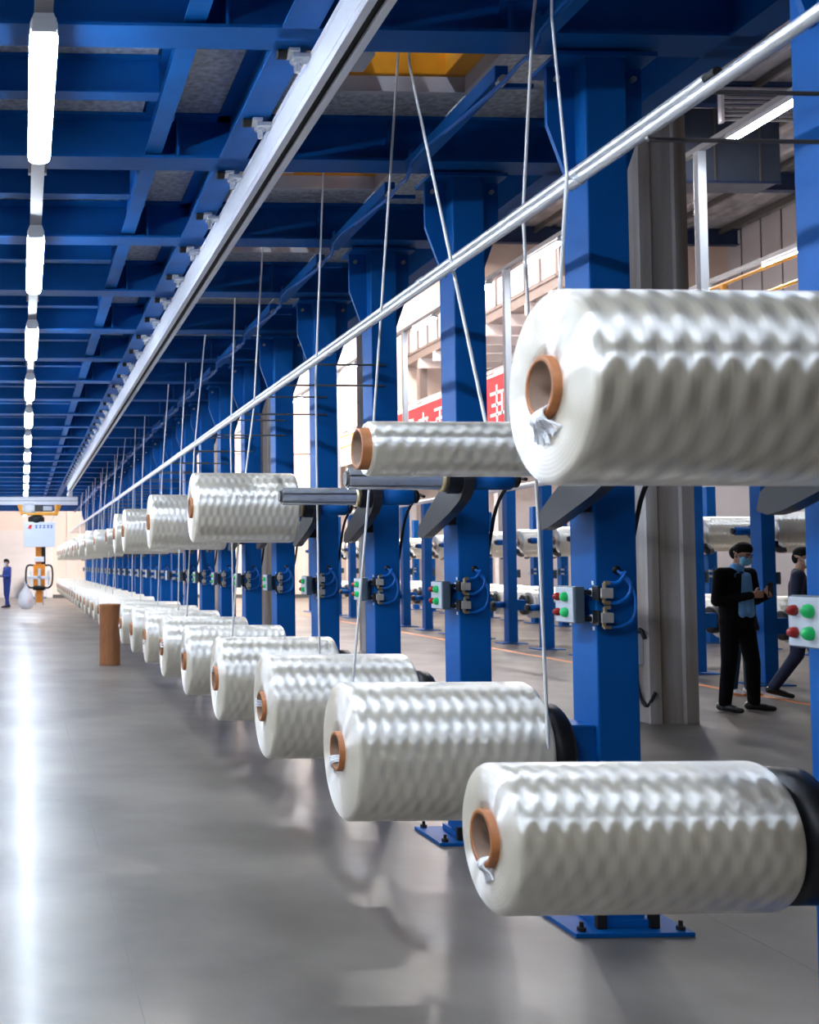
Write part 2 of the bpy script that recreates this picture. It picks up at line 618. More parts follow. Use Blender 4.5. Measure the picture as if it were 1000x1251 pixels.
# ------------------------------------------------------------------ lamps
def tube_light(name, label, x, y, z, mat, group, ln=1.32, wd=0.105):
    t = thing(name, label, 'light', (x, y, z), 0, group)
    MB().prism([(-wd * 0.35, 0.075), (-wd * 0.5, 0.035), (-wd * 0.52, -0.014), (-wd * 0.47, -0.012), (-wd * 0.47, 0.012), (wd * 0.47, 0.012), (wd * 0.47, -0.012), (wd * 0.52, -0.014), (wd * 0.5, 0.035), (wd * 0.35, 0.075)], 'y', -ln / 2, ln / 2).build('housing', 'white_paint', t)
    pr = [(-wd * 0.47, 0.01), (-wd * 0.47, -0.030), (-wd * 0.36, -0.040), (-wd * 0.12, -0.046), (wd * 0.12, -0.046), (wd * 0.36, -0.040), (wd * 0.47, -0.030), (wd * 0.47, 0.01)]
    MB().prism(pr, 'y', -ln / 2 + 0.03, ln / 2 - 0.03).build('diffuser', mat, t)
    for s in (-1, 1):
        MB().bbox(-wd * 0.45, wd * 0.45, s * (ln / 2) - 0.03, s * (ln / 2) + 0.03, -0.012, 0.045, 0.006).build('end_cap', 'white_paint', t)
    return t


LX, LZT = 0.075, 3.50
tr = thing('light_trunking', 'grey trunking rail carrying the ceiling tube lights over the aisle', 'trunking', (LX, 0, LZT))
MB().box(-0.035, 0.035, -5.5, 46, 0.075, 0.125).build('channel', 'trunk_grey', tr)
for k in range(-3, 28):
    MB().box(-0.05, 0.05, BEAM0 + k * S - 0.02, BEAM0 + k * S + 0.02, 0.125, 0.19).build('hanger', 'trunk_grey', tr)
for k in range(-2, 16):
    tube_light('tube_light', 'white fluorescent tube light in the line under the blue platform', LX, 4.88 + 2.70 * k, LZT, 'tube', 'tube lights over the aisle')
tr = thing('light_trunking', 'grey trunking rail of the added, unseen second line of tube lights', 'trunking', (-3.3, 0, LZT))
MB().box(-0.035, 0.035, -5.5, 46, 0.075, 0.125).build('channel', 'trunk_grey', tr)
for k in range(-1, 16):  # extra line of tubes, added out of view to light the aisle
    tube_light('tube_light', 'white tube light in an added, unseen second line toward the white wall', -3.3, 4.88 + 2.70 * k, LZT, 'tube', 'added second line of tube lights')

for (hx, n0, n1, lab, grp) in ((9.45, 0, 11, 'long tube light on poles above the farther blue posts', 'hall tube lights above the farther posts'),
                               (14.1, 0, 12, 'long tube light above the yellow gallery railing', 'hall tube lights above the gallery railing')):
    tr = thing('light_trunking', 'thin trunking rail of hall lights ' + ('on white poles' if hx < 10 else 'above yellow railing'), 'trunking', (hx, 0, 7.2))
    MB().box(-0.05, 0.05, 10, 50, 0.075, 0.15).build('channel', 'trunk_grey', tr)
    if hx < 10:
        for yy in (15.46, 21.9, 27.9, 34.0, 40.1):
            MB().bbox(-0.06, 0.06, yy - 0.06, yy + 0.06, -4.3, 0.075, 0.01).build('pole', 'white_paint', tr)
    for k in range(n0, n1):
        yy = (14.1 if hx < 10 else 20.4) + 3.1 * k - (0 if hx < 10 else 6.2)
        if yy < 49:
            tube_light('hall_tube_light', lab, hx, yy, 7.2, 'tube_hall', grp, 1.35, 0.13)

bay = None  # lamps added out of view behind the platform to brighten the end wall
for bx_ in (7.0, 12.5, 18.0):
    for by_ in (33, 40, 46.5):
        if bay is None:
            bay = thing('added_bay_lamp', 'added round lamp, unseen under the hall roof, lighting the end wall', 'lamp', (bx_, by_, 15.6), 0, 'added unseen lamps under the hall roof')
            MB().lathe([(0.0, 0.35), (0.10, 0.35), (0.12, 0.22), (0.36, 0.02), (0.38, 0.0), (0.36, 0.0), (0.30, 0.03), (0.0, 0.03)], n=24).build('reflector', 'steel_dark', bay)
            MB().lathe([(0.0, 0.012), (0.345, 0.012), (0.345, 0.0), (0.0, 0.0)], n=24).build('lamp_glass', 'added_bay_glow', bay)
            MB().cyl((0, 0, 0.34), (0, 0, 1.46), 0.015, 8).build('hanger', 'steel_dark', bay)
        else:
            c = copy_tree(bay)
            c.location = (bx_, by_, 15.6)

# upper floor: lamp line and yellow frames seen through the openings
for k in range(0, 5):
    q = tube_light('platform_tube_light', 'tube light on the upper floor above the yellow frames', 0.9, 4.6 + 2.9 * k, 6.3, 'tube', 'tube lights of the upper floor')
    MB().box(-0.02, 0.02, -0.02, 0.02, 0.07, 0.30).build('hanger', 'trunk_grey', q)
tag(MB().box(PXL, PXR, YD0, YD1, 6.6, 6.7).build('ceiling.001', 'blue_deck'), 'blue deck above the upper floor', kind='structure')
for k in range(0, 4):
    y = BEAM0 + k * S
    t = thing('yellow_frame', 'yellow steel frame standing over the platform opening', 'frame', (1.83, y + 0.6, ZS + 0.06), 0, 'yellow frames over the platform openings')
    MB().bbox(-0.45, 0.45, 0.42, 0.52, 0.0, 0.16).build('cross_bar', 'yellow', t)
    MB().bbox(0.32, 0.44, -0.55, 0.42, 0.0, 0.12).build('side_bar', 'yellow', t)
    MB().bbox(-0.45, 0.45, 0.05, 0.13, 0.22, 0.30).build('cross_bar', 'yellow', t)
    MB().bbox(0.0, 0.09, -0.3, 0.30, 0.10, 0.22).build('bracket', 'yellow', t)
    MB().bbox(-0.32, -0.12, 0.16, 0.36, -0.02, 0.22).build('motor_box', 'panel_grey', t)
    MB().tube([(0.05, 0.2, 0.2), (0.15, 0.15, 0.02), (0.25, 0.2, 0.1), (0.34, 0.3, 0.2)], 0.012, 8, 2).build('cable', 'rubber', t)

# ------------------------------------------------------------------ crane rail, guide pipes, cable bar
t = thing('crane_rail', 'long silver aluminium hoist rail under the blue platform', 'rail', (1.268, 0, 3.495))
r_ = MB()
pf = [(-0.0515, 0.0), (-0.018, 0.0), (-0.018, 0.016), (-0.036, 0.02), (-0.036, 0.07), (0.036, 0.07), (0.036, 0.02), (0.018, 0.016), (0.018, 0.0), (0.0515, 0.0), (0.0515, 0.18), (-0.0515, 0.18)]
Y0R, Y1R = -3.0, 31.4
n = len(pf)
r_.add([(a, Y0R, b) for a, b in pf] + [(a, Y1R, b) for a, b in pf], [(i, (i + 1) % n, (i + 1) % n + n, i + n) for i in range(n)])
r_.box(-0.05, 0.05, Y1R, Y1R + 0.02, 0, 0.18)
r_.build('extrusion', 'rail_alu', t)
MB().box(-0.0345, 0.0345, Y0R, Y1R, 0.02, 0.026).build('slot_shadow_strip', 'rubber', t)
MB().box(-0.0535, -0.0515, Y0R, Y1R, 0.035, 0.040).box(-0.0535, -0.0515, Y0R, Y1R, 0.150, 0.155).build('side_rib', 'rail_alu', t)
cl0 = None
for k in range(-8, 38):
    yy = 4.75 + 0.757 * k
    if yy > 31.2:
        break
    if cl0 is None:
        cl = bpy.data.objects.new('clamp', MB().bbox(-0.13, -0.055, -0.035, 0.035, 0.150, 0.172, 0.004).bbox(-0.15, -0.10, -0.045, 0.045, 0.172, 0.19, 0.004).mesh('clamp', 'chrome'))
        COL.objects.link(cl)
        cl.parent = t
        nut = MB().cyl((-0.105, 0, 0.15), (-0.105, 0, 0.10), 0.014, 6).cyl((-0.105, 0, 0.15), (-0.105, 0, 0.135), 0.026, 6).build('nut', 'chrome', cl)
        MB().cyl((-0.15, 0.0, 0.176), (-0.19, 0.0, 0.176), 0.022, 8).build('knob', 'rubber', cl)
        cl0 = cl
        cl.location = (0, yy, 0)
    else:
        c = copy_tree(cl0, t)
        c.location = (0, yy, 0)

# two guide pipes running along the posts
def guide_pipe(lab, x, z, y0, y1, r):
    t = thing('guide_pipe', lab, 'pipe', (x, 0, z))
    MB().cyl((0, y0, 0), (0, y1, 0), r, 16).build('pipe', 'aluminium', t)
    mm = MB().cyl((0, -0.03, 0), (0, 0.03, 0), r + 0.004, 16).mesh('coupling', 'aluminium')
    y = y0 + 2.4
    while y < y1:
        link('coupling', mm, t, (0, y, 0))
        y += 3.0
    if y0 > 0:
        MB().cyl((0, y0 - 0.05, 0), (0, y0, 0), r * 0.85, 16).build('end_plug', 'rubber', t)
    return t


guide_pipe('silver guide pipe reaching past the big upper bobbin', 1.79, 2.745, 1.2, 44, 0.018)
guide_pipe('silver guide pipe with a black end plug, nearer the posts', 1.985, 2.912, 3.2, 44, 0.018)

t = thing('cable_tray', 'blue bar under the platform beams with looped blue air hose', 'tray', (2.055, 0, 3.60))
seg = MB().bbox(-0.03, 0.03, 0.12, S - 0.22, -0.02, 0.05, 0.006).mesh('bar', 'blue')
clip = MB().cyl((0, 0.10, -0.02), (0, 0.14, -0.02), 0.022, 10).mesh('clip', 'fitting')
brk = MB().box(-0.01, 0.01, S - 0.28, S - 0.22, 0.05, 0.10).bbox(-0.005, 0.16, 0.16, 0.18, -0.03, -0.01, 0.003).mesh('bracket', 'blue')
hs = []
for k in range(-2, 27):
    y = BEAM0 + k * S
    link('bar', seg, t, (0, y, 0))
    link('clip', clip, t, (0, y, 0))
    link('bracket', brk, t, (0, y, 0))
    hs += [(0.0, y - 0.1, -0.02), (-0.01, y + 0.12, -0.045), (-0.02, y + 0.6, -0.02), (-0.025, y + 1.15, 0.02), (-0.02, y + 1.3, -0.06)]
MB().tube(hs, 0.011, 6, 1).build('air_hose', 'blue_hose', t)

# ------------------------------------------------------------------ posts of the bobbin stand
def lathe_mesh(name, prof, mat, axis='x', n=32, closed=False):
    return MB().lathe(prof, axis, (0, 0, 0), n, closed).mesh(name, mat)


def spindle(parent, y, z, n=24, x1=2.165):
    """expanding mandrel on the -X side of the post, given in the post's local frame (post centre at x=0)"""
    x0 = 1.645 - PX
    x1 = x1 - PX
    s = bpy.data.objects.new('spindle', MB().cyl((x0 + 0.01, y, z), (x1, y, z), 0.046, n).cyl((x0, y, z), (x0 + 0.012, y, z), 0.036, n).mesh('spindle', 'steel_dark'))
    COL.objects.link(s)
    s.parent = parent
    bars = []
    for k in range(6):
        a = 2 * PI * k / 6 + 0.3
        mb = MB()
        pr = []
        for j in range(5):
            tt = a - 0.42 + 0.84 * j / 4
            pr.append((y + 0.056 * math.cos(tt), z + 0.056 * math.sin(tt)))
        for j in range(4, -1, -1):
            tt = a - 0.42 + 0.84 * j / 4
            pr.append((y + 0.044 * math.cos(tt), z + 0.044 * math.sin(tt)))
        mb.prism(pr, 'x', x0 + 0.015, x1 - 0.03)
        mb.build('gripper_bar', 'chrome', s)
    MB().lathe([(0.046, x1 - 0.03), (0.066, x1 - 0.03), (0.066, x1), (0.046, x1)], 'x', (0, y, z), n).build('collar', 'brass', s)
    return s


ARM = [(6.42, 1.665), (6.40, 1.720), (6.33, 1.760), (6.258, 1.80), (6.16, 1.85), (6.067, 1.90), (5.99, 1.955), (5.924, 2.0), (5.86, 2.02), (5.78, 2.02), (5.725, 1.985), (5.71, 1.93),
       (5.73, 1.875), (5.794, 1.828), (5.86, 1.80), (5.931, 1.772), (6.05, 1.735), (6.20, 1.690), (6.30, 1.660), (6.37, 1.65)]
ARM = [(a - (PY0 + 2 * S), b) for a, b in ARM]


def make_post(detail, height=3.66, arm=True):
    t = thing('bobbin_post', 'x', 'post')
    hw, hd = 0.0885, 0.11
    MB().bbox(-hw, hw, -hd, hd, 0.03, height, 0.008).build('post', 'blue', t)
    bp = MB().bbox(-0.245, 0.245, -0.20, 0.20, 0.0, 0.018, 0.003).build('base_plate', 'blue', t)
    if detail:
        for sx in (-1, 1):
            for sy in (-1, 1):
                MB().cyl((sx * 0.205, sy * 0.165, 0.018), (sx * 0.205, sy * 0.165, 0.034), 0.018, 6).cyl((sx * 0.205, sy * 0.165, 0.03), (sx * 0.205, sy * 0.165, 0.055), 0.009, 8).build('anchor_bolt', 'rubber', bp)
        MB().bbox(-0.11, 0.11, -0.132, 0.132, 0.018, 0.05, 0.004).build('foot_collar', 'blue', t)
        for sx in (-1, 1):
            MB().bbox(sx * 0.11 - 0.02, sx * 0.11 + 0.02, -0.15, -0.12, 0.018, 0.085, 0.004).build('leveling_lug', 'rubber', t)
    # gussets at the head
    if height > 3.5:
        for s in (-1, 1):
            pr = [(s * hw, 3.12), (s * (hw + 0.02), 3.12), (s * (hw + 0.12), 3.40), (s * (hw + 0.12), 3.655), (s * hw, 3.655)]
            MB().prism(pr, 'y', -0.012, 0.012).build('gusset', 'blue', t)
            MB().cyl((s * (hw + 0.08), -0.012, 3.60), (s * (hw + 0.08), -0.03, 3.60), 0.014, 6).build('bolt', 'fitting', t)
        MB().bbox(-hw - 0.13, hw + 0.13, -0.13, 0.13, 3.655, 3.675, 0.003).build('head_plate', 'blue', t)
    # upper spindle arm on the -Y side
    uy, uz = UY0 - PY0, UZ
    if arm:
        a = MB().prism(ARM, 'x', 2.235 - PX, 2.290 - PX).build('spindle_arm', 'black_plate', t)
        MB().cyl((2.165 - PX, uy, uz), (2.237 - PX, uy, uz), 0.075, 24).build('hub', 'black', t)
        mt = MB().lathe([(0.0, 2.292 - PX), (0.056, 2.292 - PX), (0.056, 2.50 - PX), (0.046, 2.515 - PX), (0.0, 2.515 - PX)], 'x', (0, uy, uz), 24).build('motor', 'blue', t)
        MB().lathe([(0.0, 2.515 - PX), (0.044, 2.515 - PX), (0.044, 2.54 - PX), (0.03, 2.55 - PX), (0.0, 2.55 - PX)], 'x', (0, uy, uz), 20).build('motor_cap', 'black', mt)
        MB().bbox(2.285 - PX, -hw + 0.005, -0.09, 0.03, 1.72, 1.80, 0.006).build('arm_mount', 'black', t)
        spindle(t, uy, uz)
    # lower spindle with its black flange
    ly, lz = LY0 - PY0, LZ
    MB().lathe([(0.05, 2.105 - PX), (0.155, 2.105 - PX), (0.19, 2.125 - PX), (0.19, 2.195 - PX), (0.17, 2.215 - PX), (0.03, 2.215 - PX)], 'x', (0, ly, lz), 32, True).build('flange', 'black', t)
    spindle(t, ly, lz, x1=2.105)
    MB().bbox(2.21 - PX, -hw + 0.002, -0.085, 0.09, lz - 0.10, lz + 0.10, 0.008).build('spindle_mount', 'blue', t)
    if height < 3.5:
      lm = MB().lathe([(0.0, hw - 0.002), (0.06, hw - 0.002), (0.06, hw + 0.17), (0.05, hw + 0.185), (0.0, hw + 0.185)], 'x', (0, ly, lz), 24).build('motor', 'blue', t)
      MB().lathe([(0.0, hw + 0.185), (0.066, hw + 0.185), (0.066, hw + 0.23), (0.05, hw + 0.25), (0.0, hw + 0.25)], 'x', (0, ly, lz), 20).build('motor_cap', 'black', lm)
    # push-button box on the aisle side
    bx = MB().bbox(-hw - 0.085, -hw - 0.042, -0.10, 0.065, 1.255, 1.41, 0.006).box(-hw - 0.045, -hw + 0.001, -0.01, 0.05, 1.28, 1.39).build('control_box', 'box_grey', t)
    MB().bbox(-hw - 0.092, -hw - 0.085, -0.095, 0.06, 1.26, 1.405, 0.002).build('panel', 'panel_grey', bx)
    if detail:
        for (yy, mt) in ((-0.035, 'green_lens'), (0.03, 'red_lens')):
            for zz in (1.365, 1.30):
                g_ = 1.0 if yy < 0 else 0.8
                b = MB().lathe([(0.0, -0.026), (0.010 * g_, -0.024), (0.018 * g_, -0.016), (0.021 * g_, -0.006), (0.021 * g_, 0.0), (0.0, 0.0)], 'x', (-hw - 0.092, yy, zz), 16).build('push_button', mt, bx)
        for zz in (1.385, 1.275):
            kn = MB().lathe([(0.0, -0.012), (0.018, -0.012), (0.018, 0.0), (0.0, 0.0)], 'x', (-hw, -0.088, zz), 16).build('ring', 'white_paint', t)
            kn.location = (0, 0.0, 0)
            MB().cyl((-hw - 0.012, -0.088, zz), (-hw - 0.035, -0.088, zz), 0.012, 12).build('knob', 'black', t)
        for zz in (1.425, 1.235):
            MB().bbox(-hw - 0.003, -hw, -0.096, -0.080, zz - 0.008, zz + 0.008, 0.001).build('tag_plate', 'white_paint', t)
    # pneumatic valves with hoses on the camera side
    for k, zz in enumerate((1.383, 1.282)):
        vb = MB().bbox(-0.094, -0.042, -hd - 0.055, -hd + 0.002, zz - 0.021, zz + 0.021, 0.004).build('valve_block', 'fitting', t)
        if detail:
            MB().bbox(-0.105, -0.094, -hd - 0.05, -hd + 0.002, zz - 0.03, zz + 0.03, 0.003).build('valve_coil', 'black', vb)
            MB().cyl((-0.068, -hd - 0.03, zz + 0.02), (-0.068, -hd - 0.03, zz + 0.042), 0.008, 10).cyl((-0.068, -hd - 0.03, zz + 0.042), (-0.045, -hd - 0.03, zz + 0.042), 0.008, 10).build('elbow_fitting', 'brass', vb)
            MB().cyl((-0.072, -hd - 0.03, zz - 0.02), (-0.072, -hd - 0.03, zz - 0.04), 0.008, 10).cyl((-0.072, -hd - 0.03, zz - 0.04), (-0.045, -hd - 0.03, zz - 0.04), 0.008, 10).build('elbow_fitting', 'brass', vb)
    MB().lathe([(0.0, -0.006), (0.018, -0.006), (0.018, 0.0), (0.0, 0.0)], 'y', (0.0, -hd, 1.478), 16).build('grommet', 'black', t)
    for i, (z0, out) in enumerate(((1.425, 0.012), (1.343, 0.035), (1.242, 0.055))):
        MB().tube([(-0.045, -hd - 0.03, z0), (-0.01, -hd - 0.032, z0), (out, -hd - 0.034, z0 + 0.03), (out + 0.012, -hd - 0.03, (z0 + 1.478) / 2 + 0.02), (0.012, -hd - 0.02, 1.462), (0.002, -hd + 0.002, 1.476)], 0.0068, 8, 2).build('air_hose', 'blue_hose', t)
    # rods that carry the guide pipes
    if height > 3.5:
        MB().cyl((1.985 - PX, -hd - 0.012, 2.862), (0.0, -hd - 0.012, 2.862), 0.007, 8).cyl((1.985 - PX, -hd - 0.012, 2.862), (1.985 - PX, -hd - 0.012, 2.912), 0.007, 8).build('pipe_rod', 'steel_dark', t)
        MB().cyl((1.79 - PX, -hd - 0.012, 2.72), (0.0, -hd - 0.012, 2.72), 0.007, 8).cyl((1.79 - PX, -hd - 0.012, 2.72), (1.79 - PX, -hd - 0.012, 2.745), 0.007, 8).build('pipe_rod', 'steel_dark', t)
        if detail:
            MB().tube([(hw + 0.03, uy, uz + 0.0), (hw + 0.065, -0.30, 1.97), (hw + 0.045, -0.10, 1.85), (hw + 0.035, -0.02, 1.62), (hw + 0.02, 0.0, 1.50), (hw - 0.005, 0.0, 1.46)], 0.010, 8, 2).build('cable', 'rubber', t)
    return t


postA = make_post(True)
postB = make_post(False)
POST_G = 'blue posts of the bobbin row'
UP = {0: 0.243, 1: 0.105, 4: 0.27, 6: 0.285, 8: 0.285, 9: 0.285, 10: 0.125, 12: 0.20, 14: 0.27, 16: 0.27, 17: 0.15, 18: 0.27, 20: 0.27, 22: 0.27, 23: 0.27, 24: 0.15, 25: 0.27, 26: 0.27, 27: 0.27}
plab = {0: 'blue steel post carrying the big bobbin with the white tuft in its core',
        1: 'blue steel post carrying the thin bobbin, beside the grey concrete column',
        2: 'blue steel post with a bare upper spindle, next after the thin bobbin',
        3: 'blue steel post with a bare upper spindle, next before a thick upper bobbin'}
ORD = ['first', 'second', 'third', 'fourth', 'fifth', 'sixth', 'seventh', 'eighth', 'ninth', 'tenth']
usedA = usedB = False
for n in range(NP):
    if n < 10:
        o = copy_tree(postA) if usedA else postA
        usedA = True
    else:
        o = copy_tree(postB) if usedB else postB
        usedB = True
    o.location = (PX, PY0 + S * n, 0)
    if n in (1, 2):
        for ch in [c for c in o.children if c.name.startswith('pipe_rod')]:
            bpy.data.objects.remove(ch)
    lb = plab.get(n)
    if lb:
        tag(o, lb, 'post', POST_G)
    elif n == 4 or 5 < n < 10:
        tag(o, 'blue steel post, %s counting from the post of the big tufted bobbin' % ORD[n], 'post', POST_G)
    elif n == 5:
        tag(o, 'blue steel post with bare upper spindle between two thick upper bobbins', 'post', POST_G)
    else:
        tag(o, 'blue steel post with bobbin spindles, farther along the row by the aisle', 'post', POST_G)


# ------------------------------------------------------------------ bobbins
def make_bobbin(R, mat, seg=64, L=BL, tail=0, core_out=0.018):
    t = thing('yarn_bobbin', 'x', 'bobbin')
    c = 0.080
    e = 0.022 if R > 0.15 else 0.008
    prof = [(c + 0.0005, 0.004), (c + (R - c) * 0.25, 0.0), (c + (R - c) * 0.5, -0.002), (c + (R - c) * 0.75, 0.0), (R - e, 0.004)]
    for k in range(1, 6):
        a = PI / 2 * k / 5
        prof.append((R - e + e * math.sin(a), 0.004 + e * (1 - math.cos(a))))
    m = 10
    for k in range(1, m):
        prof.append((R, 0.004 + e + (L - 2 * e - 0.004) * k / m))
    for k in range(0, 6):
        a = PI / 2 * k / 5
        prof.append((R - e + e * math.cos(a), L - e + e * math.sin(a)))
    prof.append((c + 0.0005, L))
    MB().lathe(prof, 'x', (0, 0, 0), seg, True).build('yarn', mat, t)
    cr = MB().lathe([(c, -core_out + 0.002), (c, L + 0.008), (0.066, L + 0.008), (0.066, -core_out + 0.002), (0.068, -core_out), (c - 0.002, -core_out)], 'x', (0, 0, 0), max(24, seg // 2), True).build('core', 'card', t)
    MB().lathe([(0.0659, -core_out + 0.004), (0.0659, L), (0.0645, L), (0.0645, -core_out + 0.004)], 'x', (0, 0, 0), 32, True).build('core_lining', 'card_in', cr)
    rnd = random.Random(int(R * 1e4) + tail)
    if tail:
        cnt = 9 if tail == 1 else 26
        for j in range(cnt):
            a0 = -PI / 2 + (-0.35 + 0.55 * rnd.random()) * (1 if tail == 1 else 1.6)
            q = 0.058
            yy, zz = q * math.cos(a0), q * math.sin(a0)
            j1, j2, j3 = [rnd.random() - 0.5 for _ in range(3)]
            if tail == 1:
                pts = [(0.10, yy * 0.8 + 0.01 * j1, zz * 0.75), (0.03, yy * 0.95, zz * 0.93), (-0.010, yy, zz * 0.98), (-core_out - 0.006, yy * 1.15, zz * 1.18), (-core_out - 0.004, yy * 1.36, zz * 1.40), (-0.008, yy * 1.6 + 0.02 * j2, zz * 1.62), (-0.004, yy * 1.75 + 0.03 * j2, zz * (2.0 + 0.3 * j3))]
            else:
                pts = [(0.16, 0.03 * j2 - 0.005, 0.045 + 0.02 * j1), (0.10, 0.02 * j1 + 0.01, 0.02 + 0.02 * j3), (0.04, yy * 0.6 + 0.02 * j1, zz * 0.55), (-0.010, yy * 0.95, zz * 0.95), (-core_out - 0.010, yy * 1.2, zz * 1.2), (-core_out - 0.012 - 0.01 * abs(j2), yy * 1.5 + 0.02 * j1, zz * 1.5), (-0.010, yy * 1.9 + 0.05 * j2, zz * (1.9 + 0.2 * j3)), (-0.006, yy * 2.3 + 0.08 * j2, zz * (2.2 + 0.7 * j3))]
            MB().tube(pts, 0.0022 + 0.0022 * rnd.random(), 5, 2).build('yarn_tail', 'tail', t)
    return t


def put(src, used, x, y, z, rot=0.0):
    o = copy_tree(src) if used else src
    o.location = (x, y, z)
    o.rotation_euler = (0, 0, rot)
    return o


LOWG = 'thick yarn bobbins on the lower spindles'
UPG = 'yarn bobbins on the upper spindles'
b0 = make_bobbin(0.207, 'yarn', 80, tail=1)
tag(put(b0, False, BX, LY0, LZ), 'slim white yarn bobbin low above a blue floor plate, thinnest of the lower row', 'bobbin', LOWG)
lowA = make_bobbin(0.280, 'yarn', 80, tail=1)
lowB = make_bobbin(0.262, 'yarn', 40)
ua = ub = False
for n in range(1, NP):
    if n == 9:
        continue
    if n < 9:
        o = put(lowA, ua, BX, LY0 + S * n, LZ)
        ua = True
    else:
        o = put(lowB, ub, BX, LY0 + S * n, LZ)
        ub = True
    o.rotation_euler = (0.9 * n, 0, 0)
    lab = {1: 'thick white yarn bobbin on lower spindle, next behind the slimmest lower one',
           8: 'thick white yarn bobbin on lower spindle just before the brown drum'}.get(n,
          ('thick white yarn bobbin, %s of the lower row counting from the slim one' % ORD[n]) if n < 8 else 'thick white yarn bobbin on lower spindle farther along than the brown drum')
    tag(o, lab, 'bobbin', LOWG)
big = make_bobbin(UP[0], 'yarn_big', 96, tail=3)
tag(put(big, False, BX, UY0, UZ), 'large white yarn bobbin high on its spindle with tuft spilling from core', 'bobbin', UPG)
thin = make_bobbin(UP[1], 'yarn_thin', 64, tail=0, core_out=0.035)
tag(put(thin, False, BX, UY0 + S, UZ), 'thin white yarn bobbin with wide open brown core on an upper spindle', 'bobbin', UPG)
protos = {}
for n, R in UP.items():
    if n < 2:
        continue
    key = (round(R, 3), n < 10)
    if key not in protos:
        protos[key] = make_bobbin(R, 'yarn' if R > 0.16 else 'yarn_thin', 64 if n < 10 else 36)
        o = put(protos[key], False, BX, UY0 + S * n, UZ)
    else:
        o = put(protos[key], True, BX, UY0 + S * n, UZ)
    o.rotation_euler = (0.7 * n, 0, 0)
    if n == 4:
        lab = 'thick white yarn bobbin on upper spindle, first beyond the two bare spindles'
    elif n == 6:
        lab = 'second thick white yarn bobbin on an upper spindle beyond the bare spindles'
    elif R < 0.21:
        lab = 'thinner white yarn bobbin among the distant upper ones'
    else:
        lab = 'thick white yarn bobbin on a distant upper spindle'
    tag(o, lab, 'bobbin', UPG)

# ------------------------------------------------------------------ yarn strands
SG = 'white yarn strands rising to the platform'


def strand(pts, lab, r=0.0055):
    x0, y0, z0 = pts[0]
    o = MB().tube([(a - x0, b - y0, c - z0) for a, b, c in pts], r, 6).build('yarn_strand', 'strand', None, (x0, y0, z0))
    return tag(o, lab, 'yarn', SG)


def top(y):
    """nearest spot inside a platform opening"""
    k = round((y - BEAM0 - 0.56) / S)
    c = BEAM0 + S * k + 0.56
    return min(max(y, c - 0.33), c + 0.33)


strand([(2.05, 4.437, 0.735), (2.02, 4.437, 1.9), (1.99, 4.44, 2.9), (1.97, 4.28, 3.6), (1.95, top(4.0), 4.3)], 'white yarn strand climbing from the lower bobbin behind the slimmest one', 0.0065)
strand([(1.40, 2.93, 2.14), (1.77, 3.62, 2.77), (1.95, 4.08, 3.52), (1.98, 4.12, 4.3)], 'slanted yarn strand from the large tufted bobbin over the guide pipe')
strand([(1.78, 4.33, 2.045), (1.90, 5.47, 3.94), (1.92, 5.6, 4.3)], 'slanted yarn strand leaving the thin upper bobbin', 0.0070)
strand([(1.70, 5.935, 0.735), (1.81, 5.92, 1.92), (1.875, 5.92, 2.72), (1.885, top(5.70), 4.3)], 'white yarn strand crossing in front of the bare upper spindles', 0.0065)
strand([(1.93, 7.43, 0.735), (1.92, 7.42, 2.7), (1.90, top(7.2), 4.3)], 'white yarn strand from the lower bobbin under the second bare spindle', 0.0065)
strand([(1.62, 8.935, 0.735), (1.70, 8.9, 1.9), (1.81, 8.9, 2.72), (1.84, top(8.7), 4.3)], 'white yarn strand passing in front of the first thick upper bobbin', 0.007)
strand([(1.92, 10.44, 0.735), (1.90, 10.40, 2.7), (1.90, top(10.2), 4.3)], 'white yarn strand behind the first thick upper bobbin', 0.007)
rnd = random.Random(3)
for n in range(6, 24):
    if n == 9:
        continue
    R = 0.28 if n < 9 else 0.262
    y = LY0 + S * n - R
    xx = 1.6 + rnd.random() * 0.4
    strand([(xx, y, 0.735), (xx * 0.5 + 0.95, y, 2.7), (1.9, top(y - 0.2), 4.3)], 'distant white yarn strand rising between the far blue posts', 0.007)

# ------------------------------------------------------------------ brown drum
t = thing('cardboard_drum', 'upright brown cardboard drum standing beside the lower bobbins', 'drum', (1.31, 17.30, 0))
MB().lathe([(0.0, 0.0), (0.158, 0.0), (0.160, 0.006), (0.158, 0.02), (0.157, 0.03), (0.157, 0.875), (0.160, 0.885), (0.160, 0.905), (0.157, 0.91), (0.148, 0.91), (0.148, 0.86), (0.0, 0.86)], n=40).build('shell', 'drum', t)
MB().lathe([(0.157, 0.80), (0.1595, 0.803), (0.1595, 0.808), (0.157, 0.811)], n=40).build('rim_ring', 'drum', t)

